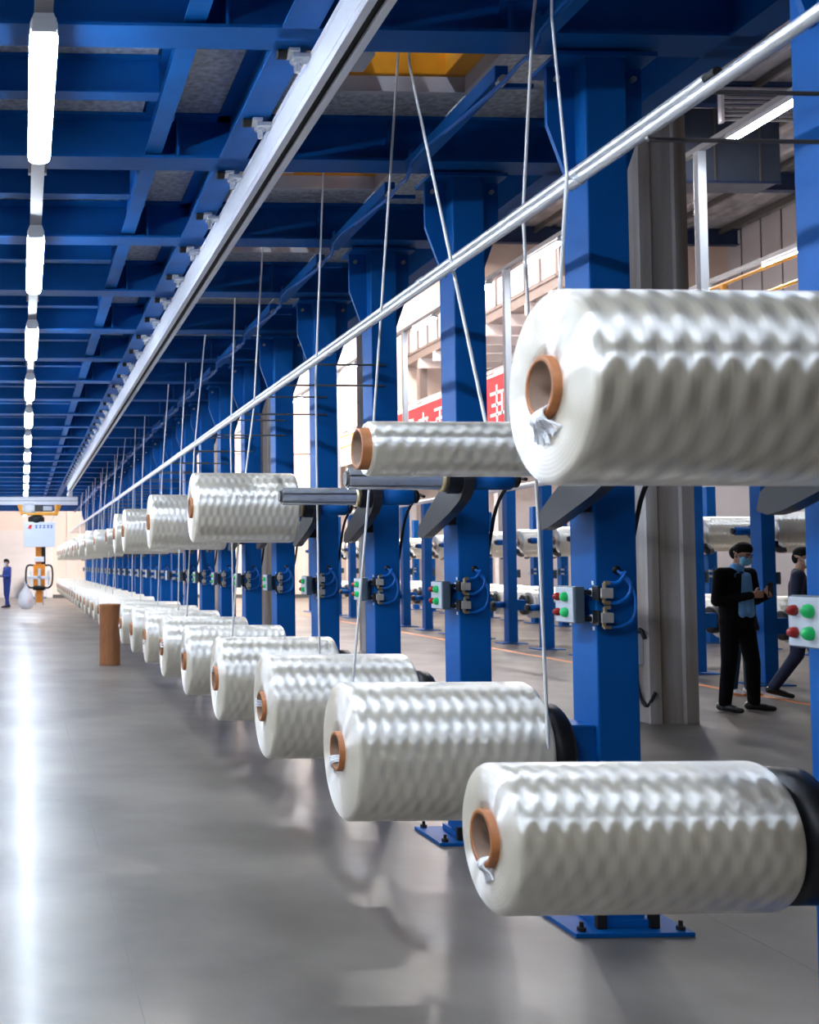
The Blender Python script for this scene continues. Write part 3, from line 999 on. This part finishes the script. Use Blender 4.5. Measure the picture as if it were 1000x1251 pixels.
# ------------------------------------------------------------------ concrete columns of the hall
for k in range(4):
    y0 = 10.67 + 8.65 * k
    t = thing('concrete_column', 'grey concrete hall column standing behind the ' + ('thin bobbin post' if k == 0 else 'row of blue posts, farther along'), 'column', (6.15, y0 + 0.35, 0), 0, 'concrete hall columns')
    pf = [(-0.235, -0.35), (-0.20, -0.36), (0.20, -0.36), (0.235, -0.35), (0.235, 0.35), (-0.235, 0.35)]
    MB().prism([(-0.235, -0.35), (-0.13, -0.36), (-0.11, -0.335), (0.09, -0.335), (0.11, -0.36), (0.235, -0.35), (0.235, 0.35), (-0.235, 0.35)], 'z', 0, ROOF - 0.75).build('shaft', 'column_concrete', t)
    if k == 0:
        MB().cyl((-0.235, -0.1, 4.95), (-0.25, -0.1, 4.95), 0.05, 12).cyl((-0.235, -0.1, 4.75), (-0.25, -0.1, 4.75), 0.05, 12).build('socket_hole', 'rubber', t)
        MB().bbox(-0.29, -0.235, -0.25, -0.05, 0.55, 0.85, 0.01).build('junction_box', 'panel_grey', t)
        MB().tube([(-0.27, -0.2, 0.84), (-0.30, -0.33, 0.9), (-0.28, -0.36, 0.80)], 0.02, 8, 1).build('valve_handle', 'rubber', t)
        MB().tube([(-0.26, -0.15, 0.55), (-0.27, -0.2, 0.30), (-0.25, -0.30, 0.12), (-0.20, -0.38, 0.30)], 0.016, 8, 2).build('hose', 'rubber', t)

# ------------------------------------------------------------------ second and third bobbin rows in the hall
post2 = make_post(False, 3.0)
up2 = make_bobbin(0.25, 'yarn', 36)
used = ubb = False
X2 = 9.30
for k in range(0, 16):
    y = 14.09 + S * k
    o = copy_tree(post2) if used else post2
    used = True
    o.location = (X2, y, 0)
    o.rotation_euler = (0, 0, PI)
    tag(o, 'blue post of the second bobbin row behind the orange floor line', 'post', 'blue posts of the second bobbin row')
    for (dy, z, skip) in ((PY0 - UY0, UZ, k in (3, 7, 9)), (PY0 - LY0, LZ, k in (4,))):
        if skip:
            continue
        o = put(up2, ubb, X2 + PX - BX, y + dy, z, PI)
        ubb = True
        tag(o, 'white yarn bobbin on ' + ('an upper' if z > 1 else 'a lower') + ' spindle of the second bobbin row', 'bobbin', 'bobbins of the second row')
t = thing('guide_pipe', 'white pipe along the tops of the second row of posts', 'pipe', (9.08, 0, 2.93))
MB().cyl((0, 12.6, 0), (0, 38, 0), 0.05, 12).build('pipe', 'white_paint', t)
for k in range(0, 16, 2):
    MB().box(0.0, 0.14, 14.05 + S * k, 14.13 + S * k, -0.02, 0.02).build('bracket', 'white_paint', t)
X3 = 13.2
for k in range(0, 14):
    y = 18.6 + S * k
    o = copy_tree(post2)
    o.location = (X3, y, 0)
    o.rotation_euler = (0, 0, 0)
    tag(o, 'blue post of the farthest bobbin row under the gallery', 'post', 'blue posts of the farthest bobbin row')
    if k % 3 != 1:
        o = put(up2, True, X3 - PX + BX, y + UY0 - PY0, UZ, 0)
        tag(o, 'white yarn bobbin on the farthest bobbin row', 'bobbin', 'bobbins of the farthest row')
    o = put(up2, True, X3 - PX + BX, y + LY0 - PY0, LZ, 0)
    tag(o, 'white yarn bobbin on the farthest bobbin row', 'bobbin', 'bobbins of the farthest row')

# ------------------------------------------------------------------ gallery with railing and banner
t = thing('gallery', 'steel gallery with a yellow railing along the hall side', 'gallery', (14.0, 0, 0))
MB().box(0.0, 6.0, 17.5, 51.9, 5.95, 6.15).build('deck', 'wall_grey', t)
MB().box(-0.02, 0.02, 17.5, 51.9, 5.80, 6.25).build('fascia', 'wall_white', t)
for z in (7.13, 6.65):
    MB().cyl((0.05, 17.5, z), (0.05, 51.8, z), 0.035, 10).build('rail', 'yellow', t)
pm = MB().bbox(-0.04, 0.04, -0.04, 0.04, 6.15, 7.13, 0.006).mesh('rail_post', 'yellow')
y = 17.6
while y < 51.8:
    link('rail_post', pm, t, (0.05, y, 0))
    y += 2.35
for y in (18, 26, 34, 42, 50):
    MB().bbox(0.3, 0.6, y, y + 0.3, 0, 5.95, 0.01).build('support', 'wall_white', t)
wb = MB().box(4.0, 4.1, 17.5, 51.9, 0, 5.95).build('rear_panel', 'wall_white', t)

t = thing('red_banner', 'red banner with white lettering hanging on the gallery railing', 'banner', (13.93, 37.2, 5.4))
MB().box(-0.012, 0.012, -7.0, 7.0, 0.0, 1.66).build('cloth', 'red_cloth', t)
MB().box(-0.02, 0.02, -7.0, 7.0, 1.66, 1.74).build('top_hem', 'white_paint', t)
# strokes of the white characters
CH = [[(0, 1, .9, .98), (.1, .9, .62, .70), (.1, .2, .3, .7), (.8, .9, .3, .7), (.1, .9, .3, .38), (.45, .55, 0, .95), (0, 1, .05, .13)],
      [(.4, .5, 0, 1), (0, .9, .75, .83), (.1, .8, .45, .53), (0, 1, .2, .28), (.75, .85, .2, .8)],
      [(0, .3, .7, .78), (.12, .2, 0, 1), (0, .35, .35, .43), (.45, 1, .85, .93), (.45, .53, .1, .93), (.9, .98, .45, .93), (.45, .98, .45, .53)],
      [(.05, .95, .88, .96), (.45, .55, .5, .96), (.1, .9, .5, .58), (.1, .18, 0, .58), (.82, .9, 0, .58), (.1, .9, .22, .30), (.1, .9, 0, .08)]]
for i in range(9):
    mb = MB()
    cy = -6.3 + i * 1.55
    for (a, b, c, d_) in CH[i % 4]:
        # read from the aisle: left of a character is its far (+y) side
        mb.box(-0.02, -0.012, cy + 1.05 - b * 1.05, cy + 1.05 - a * 1.05, 0.25 + c * 1.15, 0.25 + d_ * 1.15)
    mb.build('character', 'white_paint', t)

t = thing('upper_gallery', 'dark brown upper gallery with a barred railing under the hall roof', 'gallery', (17.5, 0, 0))
MB().box(0, 4.0, 36.5, 51.9, 10.6, 10.95).build('deck', 'brown_steel', t)
MB().box(-0.05, 0.05, 36.5, 51.9, 10.95, 11.05).box(-0.04, 0.04, 36.5, 51.9, 12.1, 12.2).build('rail', 'brown_steel', t)
MB().box(0.0, 0.02, 36.5, 51.9, 11.1, 12.05).build('infill', 'wall_grey', t)
pm = MB().box(-0.05, 0.05, -0.05, 0.05, 10.95, 12.15).mesh('baluster', 'brown_steel')
for k in range(13):
    link('baluster', pm, t, (0, 36.6 + 1.2 * k, 0))
for k in range(8):
    MB().box(0, 4.0, 37 + 1.8 * k, 37.25 + 1.8 * k, 10.2, 10.6).build('joist', 'wall_white', t)
for y in (38, 44, 50):
    MB().box(0.1, 0.45, y, y + 0.35, 6.15, 10.6).build('support', 'brown_steel', t)

# air duct with louvre under the hall roof
t = thing('air_duct', 'dark grey sheet metal air duct below the hall roof', 'duct', (19.5, 36.0, 14.0))
MB().box(-4.5, 5.2, 0, 1.2, 0, 2.4).build('casing', 'duct', t)
for k in range(7):
    MB().box(-4.5 + k * 1.5, -4.45 + k * 1.5, -0.03, 0, 0, 2.4).build('seam', 'steel_dark', t)
MB().box(-4.5, 5.2, -0.04, 0, -0.08, 0.0).build('flange', 'girder', t)
for xx in (-4, 0, 4):
    MB().box(xx, xx + 0.08, 0.5, 0.58, 2.4, 3.0).build('hanger', 'steel_dark', t)
t = thing('louvre_panel', 'grey louvred vent panel above the air duct', 'louvre', (23.2, 34.0, 15.2))
for k in range(8):
    MB().add([(-1.6, 0, 0.14 * k), (1.6, 0, 0.14 * k), (1.6, 0.1, 0.14 * k + 0.12), (-1.6, 0.1, 0.14 * k + 0.12), (-1.6, 0.02, 0.14 * k - 0.01), (1.6, 0.02, 0.14 * k - 0.01), (1.6, 0.12, 0.14 * k + 0.11), (-1.6, 0.12, 0.14 * k + 0.11)],
             [(0, 1, 2, 3), (7, 6, 5, 4), (0, 4, 5, 1), (3, 2, 6, 7), (0, 3, 7, 4), (1, 5, 6, 2)]).build('slat', 'wall_grey', t)
MB().box(-1.7, -1.6, -0.02, 0.15, -0.05, 1.2).box(1.6, 1.7, -0.02, 0.15, -0.05, 1.2).build('frame', 'wall_grey', t)

# ------------------------------------------------------------------ hoist with gripper at the end of the rail
HY = 31.0
t = thing('bridge_beam', 'silver aluminium bridge beam hung across the aisle under the rails', 'beam', (0.0, HY, 3.12))
MB().bbox(-2.2, 1.48, -0.07, 0.07, 0.0, 0.215, 0.01).build('extrusion', 'rail_alu', t)
MB().box(-2.2, 1.48, -0.076, -0.07, 0.10, 0.112).build('groove', 'steel_dark', t)
for xx in (-1.5, 1.268):
    MB().bbox(xx - 0.07, xx + 0.07, -0.12, 0.12, 0.215, 0.385, 0.01).build('carriage', 'chrome', t)
t = thing('hoist_gripper', 'orange hoist gripper hanging from the bridge beam with handlebars', 'hoist', (0.44, HY, 0.42))
f = MB()
f.bbox(-0.50, -0.42, -0.12, 0.12, 2.50, 2.70, 0.01).bbox(0.42, 0.50, -0.12, 0.12, 2.50, 2.70, 0.01)
f.prism([(-0.60, 2.70), (-0.46, 2.70), (-0.40, 2.50), (-0.50, 2.44)], 'y', -0.1, 0.1).prism([(0.60, 2.70), (0.46, 2.70), (0.40, 2.50), (0.50, 2.44)], 'y', -0.1, 0.1)
f.bbox(-0.50, 0.50, -0.12, 0.12, 2.42, 2.50, 0.01)
f.build('trolley_frame', 'yellow', t)
MB().bbox(-0.30, 0.36, -0.10, 0.10, 2.52, 2.69, 0.02).build('winch', 'black', t)
MB().lathe([(0.0, -0.2), (0.12, -0.2), (0.14, -0.1), (0.14, 0.1), (0.12, 0.12), (0.0, 0.12)], 'x', (-0.25, -0.06, 2.60), 20).build('winch_motor', 'white_paint', t)
MB().bbox(0.10, 0.34, -0.16, 0.0, 2.54, 2.66, 0.01).build('drive_box', 'panel_grey', t)
MB().lathe([(0.0, 2.16), (0.16, 2.18), (0.22, 2.26), (0.22, 2.36), (0.10, 2.42), (0.0, 2.42)], 'z', (-0.08, 0.02, 0), 20).build('swivel', 'rubber', t)
MB().tube([(0.40, 0, 2.42), (0.30, -0.02, 2.25), (0.20, -0.02, 2.10)], 0.02, 8, 1).build('cable', 'fitting', t)
MB().bbox(-0.10, 0.10, 0.06, 0.20, 0.9, 2.44, 0.01).build('mast', 'orange', t)
MB().bbox(0.06, 0.17, 0.0, 0.14, 1.05, 1.62, 0.015).build('drag_chain', 'rubber', t)
MB().bbox(-0.13, 0.13, -0.06, 0.06, 1.16, 1.30, 0.02).build('collar', 'white_paint', t)
MB().bbox(-0.16, 0.16, -0.05, 0.10, 0.46, 1.10, 0.02).build('gripper_body', 'orange', t)
MB().bbox(-0.04, 0.04, -0.12, -0.05, 0.52, 0.98, 0.01).bbox(-0.30, 0.30, -0.12, -0.05, 0.70, 0.78, 0.01).build('cross_head', 'aluminium', t)
MB().bbox(-0.27, -0.21, -0.10, -0.02, 0.55, 0.92, 0.01).bbox(0.21, 0.27, -0.10, -0.02, 0.55, 0.92, 0.01).build('clamp_bar', 'aluminium', t)
for s in (-1, 1):
    MB().tube([(s * 0.14, 0, 1.06), (s * 0.30, -0.03, 1.08), (s * 0.36, -0.05, 0.98), (s * 0.36, -0.05, 0.60), (s * 0.28, -0.03, 0.46), (s * 0.14, 0, 0.46)], 0.026, 8, 2).build('handlebar', 'rubber', t)
MB().lathe([(0.13, 0.44), (0.17, 0.40), (0.17, 0.50), (0.13, 0.52)], 'z', (0, 0, 0), 20, True).build('lower_ring', 'rubber', t)
MB().bbox(-0.09, 0.09, -0.04, 0.08, 0.06, 0.46, 0.015).build('lance', 'orange', t)
MB().bbox(-0.12, -0.09, -0.04, 0.06, 0.0, 0.30, 0.006).bbox(0.09, 0.12, -0.04, 0.06, 0.0, 0.40, 0.006).build('jaw', 'chrome', t)
sb = MB().bbox(-0.42, 0.42, -0.16, -0.12, 1.56, 2.235, 0.012).build('sign_board', 'sign_white', t)
MB().prism([(-0.31, 2.06), (-0.23, 2.04), (-0.19, 2.15), (-0.27, 2.15)], 'y', -0.166, -0.16).build('emblem', 'red', sb)
for i, (a, b) in enumerate(((-0.12, -0.04), (-0.01, 0.06), (0.09, 0.17), (0.20, 0.27), (0.29, 0.36))):
    MB().box(a, b, -0.164, -0.16, 2.125, 2.145).box(a, b, -0.164, -0.16, 2.07, 2.085).box((a + b) / 2 - 0.012, (a + b) / 2 + 0.012, -0.164, -0.16, 2.06, 2.15).build('character', 'ink_blue', sb)
t = thing('plastic_bag', 'clear plastic bag with red print hanging beside the hoist gripper', 'bag', (0.085, HY - 0.09, 0.30))
MB().lathe([(0.0, 0.0), (0.12, 0.02), (0.20, 0.10), (0.22, 0.22), (0.17, 0.42), (0.07, 0.58), (0.03, 0.66), (0.05, 0.70)], 'z', (0, 0, 0), 20).build('film', 'film', t)
MB().ball((0.10, -0.06, 0.22), 0.07, 0.13, 0.06).build('red_print', 'red', t)
MB().ball((-0.03, 0.0, 0.12), 0.13, 0.13, 0.10).build('contents', 'white_paint', t)


# ------------------------------------------------------------------ people
def blob(name, mat, parent, caps=(), balls=(), voxel=0.008, smooth=6):
    """one continuous surface fused from tapered capsules and ellipsoids"""
    mb = MB()
    for (p0, p1, r0, r1) in caps:
        p0, p1 = Vector(p0), Vector(p1)
        d = (p1 - p0)
        ln = d.length
        mb.ball(p0, r0, r0, r0, 14, 8)
        mb.ball(p1, r1, r1, r1, 14, 8)
        mb.cyl(p0, p1, r0, 14, r1)
    for (c, rx, ry, rz) in balls:
        mb.ball(c, rx, ry, rz, 20, 14)
    me = mb.mesh(name, mat)
    o = link(name, me, parent)
    r = o.modifiers.new('fuse', 'REMESH')
    r.mode = 'VOXEL'
    r.voxel_size = voxel
    r.use_smooth_shade = True
    s = o.modifiers.new('smooth', 'SMOOTH')
    s.factor = 0.5
    s.iterations = smooth
    return o


def hand(w, fdir, up, side, curl=0.5):
    """capsules of a palm, four fingers of different length and a thumb; w wrist, fdir finger direction, up back of hand, side thumb side"""
    w, fdir, up, side = Vector(w), Vector(fdir).normalized(), Vector(up).normalized(), Vector(side).normalized()
    caps = []
    k0 = w + fdir * 0.085
    for i, (off, ln) in enumerate(((0.030, 0.072), (0.010, 0.080), (-0.010, 0.074), (-0.029, 0.058))):
        kn = k0 + side * off
        caps.append((w + side * off * 0.6, kn, 0.016, 0.011))
        m1 = kn + (fdir * math.cos(curl) - up * math.sin(curl)) * ln * 0.5
        m2 = m1 + (fdir * math.cos(2.2 * curl) - up * math.sin(2.2 * curl)) * ln * 0.5
        caps += [(kn, m1, 0.0100, 0.0090), (m1, m2, 0.0090, 0.0080)]
    t0 = w + fdir * 0.03 + side * 0.028
    t1 = t0 + (fdir * 0.6 + side * 0.7 - up * 0.2).normalized() * 0.042
    t2 = t1 + (fdir * 0.85 + side * 0.15 - up * 0.45).normalized() * 0.034
    caps += [(t0, t1, 0.014, 0.0105), (t1, t2, 0.0105, 0.0085)]
    return caps


def person(label, loc, rz, H, J, col_top, col_leg, shoe, mask, head_tilt=0.0, head_turn=0.0, voxel=0.008, shirt=None, hands=(), bottom_coat=0.0, cap_hair=True, sole=None):
    """J: joints in metres for a figure of height 1.74 facing -Y"""
    t = thing('person', label, 'person', loc, rz)
    k = H / 1.74
    t.scale = (k * 1.06, k * 1.06, k)
    V = Vector
    hipL, hipR, knL, knR, anL, anR = [V(J[a]) for a in ('hipL', 'hipR', 'kneeL', 'kneeR', 'ankL', 'ankR')]
    shL, shR, elL, elR, wrL, wrR = [V(J[a]) for a in ('shL', 'shR', 'elL', 'elR', 'wrL', 'wrR')]
    pel, chest, neck, head = [V(J[a]) for a in ('pel', 'chest', 'neck', 'head')]
    caps = [(hipL, knL, 0.070, 0.047), (knL, anL, 0.046, 0.034), (hipR, knR, 0.070, 0.047), (knR, anR, 0.046, 0.034),
            (pel + V((-0.05, 0, 0)), chest + V((-0.07, 0, 0)), 0.09, 0.085), (pel + V((0.05, 0, 0)), chest + V((0.07, 0, 0)), 0.09, 0.085),
            (shL, elL, 0.044, 0.036), (elL, wrL, 0.035, 0.025), (shR, elR, 0.044, 0.036), (elR, wrR, 0.035, 0.025),
            (chest, neck, 0.08, 0.05), (neck, head + V((0, 0.02, -0.06)), 0.050, 0.048), (shL, shR, 0.05, 0.05)]
    for h in hands:
        caps += hand(*h)
    Rm = Euler((head_tilt, 0, head_turn)).to_matrix()

    def hp(x, y, z):
        return head + Rm @ V((x, y, z))
    hb = []
    for (c, rr) in (((0, 0.01, 0.03), (0.074, 0.092, 0.090)), ((0, -0.015, -0.04), (0.060, 0.072, 0.075)), ((0, -0.045, -0.085), (0.030, 0.030, 0.025))):
        hb.append((hp(*c), *rr))
    caps += [(hp(0, -0.088, 0.012), hp(0, -0.105, -0.022), 0.010, 0.014)]          # nose
    caps += [(hp(s * 0.074, 0.008, 0.015), hp(s * 0.072, 0.008, -0.025), 0.014, 0.010) for s in (-1, 1)]   # ears
    caps += [(hp(-0.018, -0.085, -0.055), hp(0.018, -0.085, -0.055), 0.008, 0.008)]   # mouth
    blob('body', 'skin', t, caps, hb, voxel, 3)
    ey = MB()
    for s in (-1, 1):
        ey.ball(hp(s * 0.030, -0.078, 0.012), 0.011, 0.008, 0.006, 10, 6)
        ey.tube([hp(s * 0.012, -0.088, 0.034), hp(s * 0.032, -0.084, 0.040), hp(s * 0.050, -0.070, 0.034)], 0.005, 6)
    ey.build('eyes', 'hair', t)
    # hair
    hc = [(hp(0, 0.012, 0.062), 0.081, 0.094, 0.074), (hp(0, 0.06, 0.0), 0.070, 0.052, 0.075)]
    hcap = [(hp(-0.068, -0.01, 0.05), hp(-0.068, 0.02, 0.0), 0.018, 0.014), (hp(0.068, -0.01, 0.05), hp(0.068, 0.02, 0.0), 0.018, 0.014)]
    blob('hair', 'hair', t, hcap, hc, 0.010, 2)
    # mask
    mk = [(hp(-0.042, -0.062, -0.025), hp(0.042, -0.062, -0.025), 0.034, 0.034), (hp(-0.03, -0.062, -0.06), hp(0.03, -0.062, -0.06), 0.034, 0.034), (hp(0, -0.085, -0.03), hp(0, -0.080, -0.06), 0.034, 0.030)]
    mo = blob('face_mask', mask, t, mk, (), 0.008, 3)
    MB().tube([hp(-0.06, -0.05, -0.02), hp(-0.085, 0.0, 0.0)], 0.003, 6).tube([hp(0.06, -0.05, -0.02), hp(0.085, 0.0, 0.0)], 0.003, 6).build('ear_loop', mask, mo)
    # coat or jacket
    tc = [(pel + V((-0.065, 0, -0.05 - bottom_coat)), chest + V((-0.085, 0.0, 0.02)), 0.112, 0.108), (pel + V((0.065, 0, -0.05 - bottom_coat)), chest + V((0.085, 0.0, 0.02)), 0.112, 0.108),
          (shL, elL, 0.068, 0.056), (elL, elL.lerp(wrL, 0.93), 0.054, 0.042), (shR, elR, 0.068, 0.056), (elR, elR.lerp(wrR, 0.93), 0.054, 0.042),
          (shL, shR, 0.07, 0.07), (chest + V((0, 0, 0.05)), neck + V((0, 0.015, -0.03)), 0.10, 0.066)]
    jk = blob('jacket', col_top, t, tc, (), voxel + 0.004, 4)
    if shirt:
        sc = [(chest + V((-0.05, -0.070, 0.10)), pel + V((-0.055, -0.088, 0.06)), 0.048, 0.052), (chest + V((0.05, -0.070, 0.10)), pel + V((0.055, -0.088, 0.06)), 0.048, 0.052), (chest + V((0, -0.078, 0.08)), pel + V((0, -0.094, 0.08)), 0.05, 0.053), (neck + V((-0.02, -0.012, 0.0)), neck + V((0.02, -0.012, 0.0)), 0.056, 0.056)]
        blob('shirt', shirt, t, sc, (), voxel + 0.002, 4)
        lp = MB()
        for s in (-1, 1):
            a = chest + V((s * 0.045, -0.13, -0.03))
            lp.prism([(s * 0.085 + chest.x, chest.z - 0.20), (s * 0.12 + chest.x, chest.z + 0.02), (s * 0.10 + chest.x, chest.z + 0.13), (s * 0.065 + chest.x, chest.z + 0.14)], 'y', chest.y - 0.118, chest.y - 0.085)
        lp.build('lapel', col_top, t)
    # trousers
    lc = [(hipL, knL, 0.095, 0.070), (knL, anL + V((0, 0, 0.0)), 0.070, 0.058), (hipR, knR, 0.095, 0.070), (knR, anR + V((0, 0, 0.0)), 0.070, 0.058), (hipL + V((0, 0, 0.03)), hipR + V((0, 0, 0.03)), 0.105, 0.105)]
    blob('trousers', col_leg, t, lc, (), voxel + 0.004, 4)
    for (an, d) in ((anL, J.get('toeL', (0, -1, 0))), (anR, J.get('toeR', (0, -1, 0)))):
        d = V(d).normalized()
        g = V((an.x, an.y, 0))
        lift = max(0.0, an.z - 0.09)
        sh = blob('shoe', shoe, t, [(g + V((0, 0, 0.048 + lift)) - d * 0.045, g + V((0, 0, 0.040)) + d * 0.09 + V((0, 0, lift * 0.3)), 0.043, 0.038), (g + d * 0.09 + V((0, 0, 0.036 + lift * 0.3)), g + d * 0.165 + V((0, 0, 0.030)), 0.036, 0.028), (g + V((0, 0, 0.05 + lift)), an + V((0, 0, 0.02)), 0.046, 0.045)], (), 0.008, 3)
        if sole:
            q = MB()
            side_ = V((-d.y, d.x, 0))
            pts = [g - d * 0.09 + side_ * 0.03, g - d * 0.09 - side_ * 0.03, g + d * 0.08 - side_ * 0.045, g + d * 0.19 - side_ * 0.02, g + d * 0.19 + side_ * 0.02, g + d * 0.08 + side_ * 0.045]
            q.prism([(a.x, a.y) for a in pts], 'z', 0.0, 0.03).build('sole', sole, sh)
    return t


J0 = dict(hipL=(-0.09, 0, 0.90), hipR=(0.09, 0, 0.90), kneeL=(-0.10, -0.01, 0.50), kneeR=(0.11, -0.02, 0.50), ankL=(-0.12, 0.02, 0.09), ankR=(0.13, 0.0, 0.09),
          shL=(-0.185, 0.01, 1.41), shR=(0.185, 0.01, 1.41), elL=(-0.235, 0.04, 1.12), elR=(0.235, 0.04, 1.12), wrL=(-0.24, -0.03, 0.88), wrR=(0.24, -0.03, 0.88),
          pel=(0, 0, 0.95), chest=(0, 0, 1.28), neck=(0, 0.0, 1.47), head=(0, -0.025, 1.62))
# man with the phone
J = dict(J0)
J.update(elL=(-0.25, 0.0, 1.13), wrL=(-0.055, -0.225, 1.20), elR=(0.245, 0.0, 1.14), wrR=(0.13, -0.235, 1.20), head=(0.015, -0.055, 1.605), kneeL=(-0.13, -0.01, 0.50), kneeR=(0.15, -0.03, 0.50), ankL=(-0.15, 0.03, 0.09), ankR=(0.19, 0.0, 0.09),
         toeL=(0.1, -1, 0), toeR=(0.75, -0.7, 0))
man = person('person in black suit, light blue shirt and mask looking at a phone', (7.33, 11.55, 0), 0.30, 1.735, J, 'suit', 'suit', 'shoe_black', 'mask', 0.42, 0.12, 0.007, 'shirt',
             hands=[((-0.055, -0.225, 1.20), (0.95, -0.25, 0.10), (-0.15, -0.95, 0.1), (0, 0.1, 1), 0.55), ((0.13, -0.235, 1.20), (-0.5, -0.7, 0.25), (0.7, -0.6, 0.0), (0, 0.2, 1), 0.6)])
ph = thing('phone', 'dark mobile phone held by the person in the black suit', 'phone', (7.33, 11.55, 0), 0.30)
MB().bbox(0.035, 0.105, -0.335, -0.325, 1.19, 1.325, 0.004).build('case', 'black', ph)
MB().box(0.039, 0.101, -0.325, -0.3245, 1.195, 1.32).build('screen', 'box_grey', ph)
# person walking at the right, partly behind the nearest post
J = dict(J0)
J.update(kneeL=(-0.09, 0.04, 0.50), ankL=(-0.10, 0.26, 0.13), kneeR=(0.09, -0.15, 0.50), ankR=(0.09, -0.24, 0.09), wrL=(-0.20, -0.12, 0.92), wrR=(0.2, 0.04, 0.90), head=(0, -0.04, 1.61))
person('person in dark navy clothes and white mask walking past the second row', (8.76, 12.65, 0), 0.95, 1.70, J, 'navy', 'navy', 'shoe_black', 'mask_white', 0.1, -0.3, 0.009,
       hands=[((-0.20, -0.12, 0.92), (0, -0.2, -1), (-1, 0, 0), (0, -1, 0), 0.3), ((0.2, 0.04, 0.90), (0, -0.2, -1), (1, 0, 0), (0, -1, 0), 0.3)])
# person standing directly behind the suit
J = dict(J0)
J.update(head=(0, 0.0, 1.56))
person('person in blue jeans and white shoes standing behind the black suit', (8.31, 13.05, 0), 0.25, 1.48, J, 'navy', 'denim', 'shoe_white', 'mask_white', 0.2, 0, 0.010, sole='sole_orange')
# worker at the far end of the aisle
J = dict(J0)
J.update(elL=(-0.24, -0.02, 1.13), wrL=(-0.16, -0.24, 1.12), elR=(0.24, 0.0, 1.12), wrR=(0.16, -0.24, 1.12), ankL=(-0.11, 0.10, 0.09), ankR=(0.11, -0.06, 0.09))
person('person in blue overalls and white mask standing at the end of the aisle', (-0.56, 40.5, 0), -1.15, 1.70, J, 'overall', 'overall', 'shoe_black', 'mask_white', 0.25, 0, 0.012,
       hands=[((-0.16, -0.24, 1.12), (0.4, -0.9, 0), (0, 0, 1), (1, 0.3, 0), 0.5), ((0.16, -0.24, 1.12), (-0.4, -0.9, 0), (0, 0, 1), (-1, 0.3, 0), 0.5)])
# low cabinets at the far end
for (x, lab) in ((0.55, 'grey cabinet against the white roller door'),):
    t = thing('cabinet', lab, 'cabinet', (x, 51.5, 0))
    MB().bbox(-0.5, 0.5, -0.3, 0.3, 0.05, 1.0, 0.02).build('body', 'panel_grey', t)
    MB().bbox(-0.47, -0.02, -0.32, -0.30, 0.10, 0.95, 0.006).build('door', 'wall_white', t)
    MB().bbox(0.02, 0.47, -0.32, -0.30, 0.10, 0.95, 0.006).build('door', 'wall_white', t)
    MB().box(-0.5, 0.5, -0.28, 0.28, 0.0, 0.05).build('plinth', 'steel_dark', t)
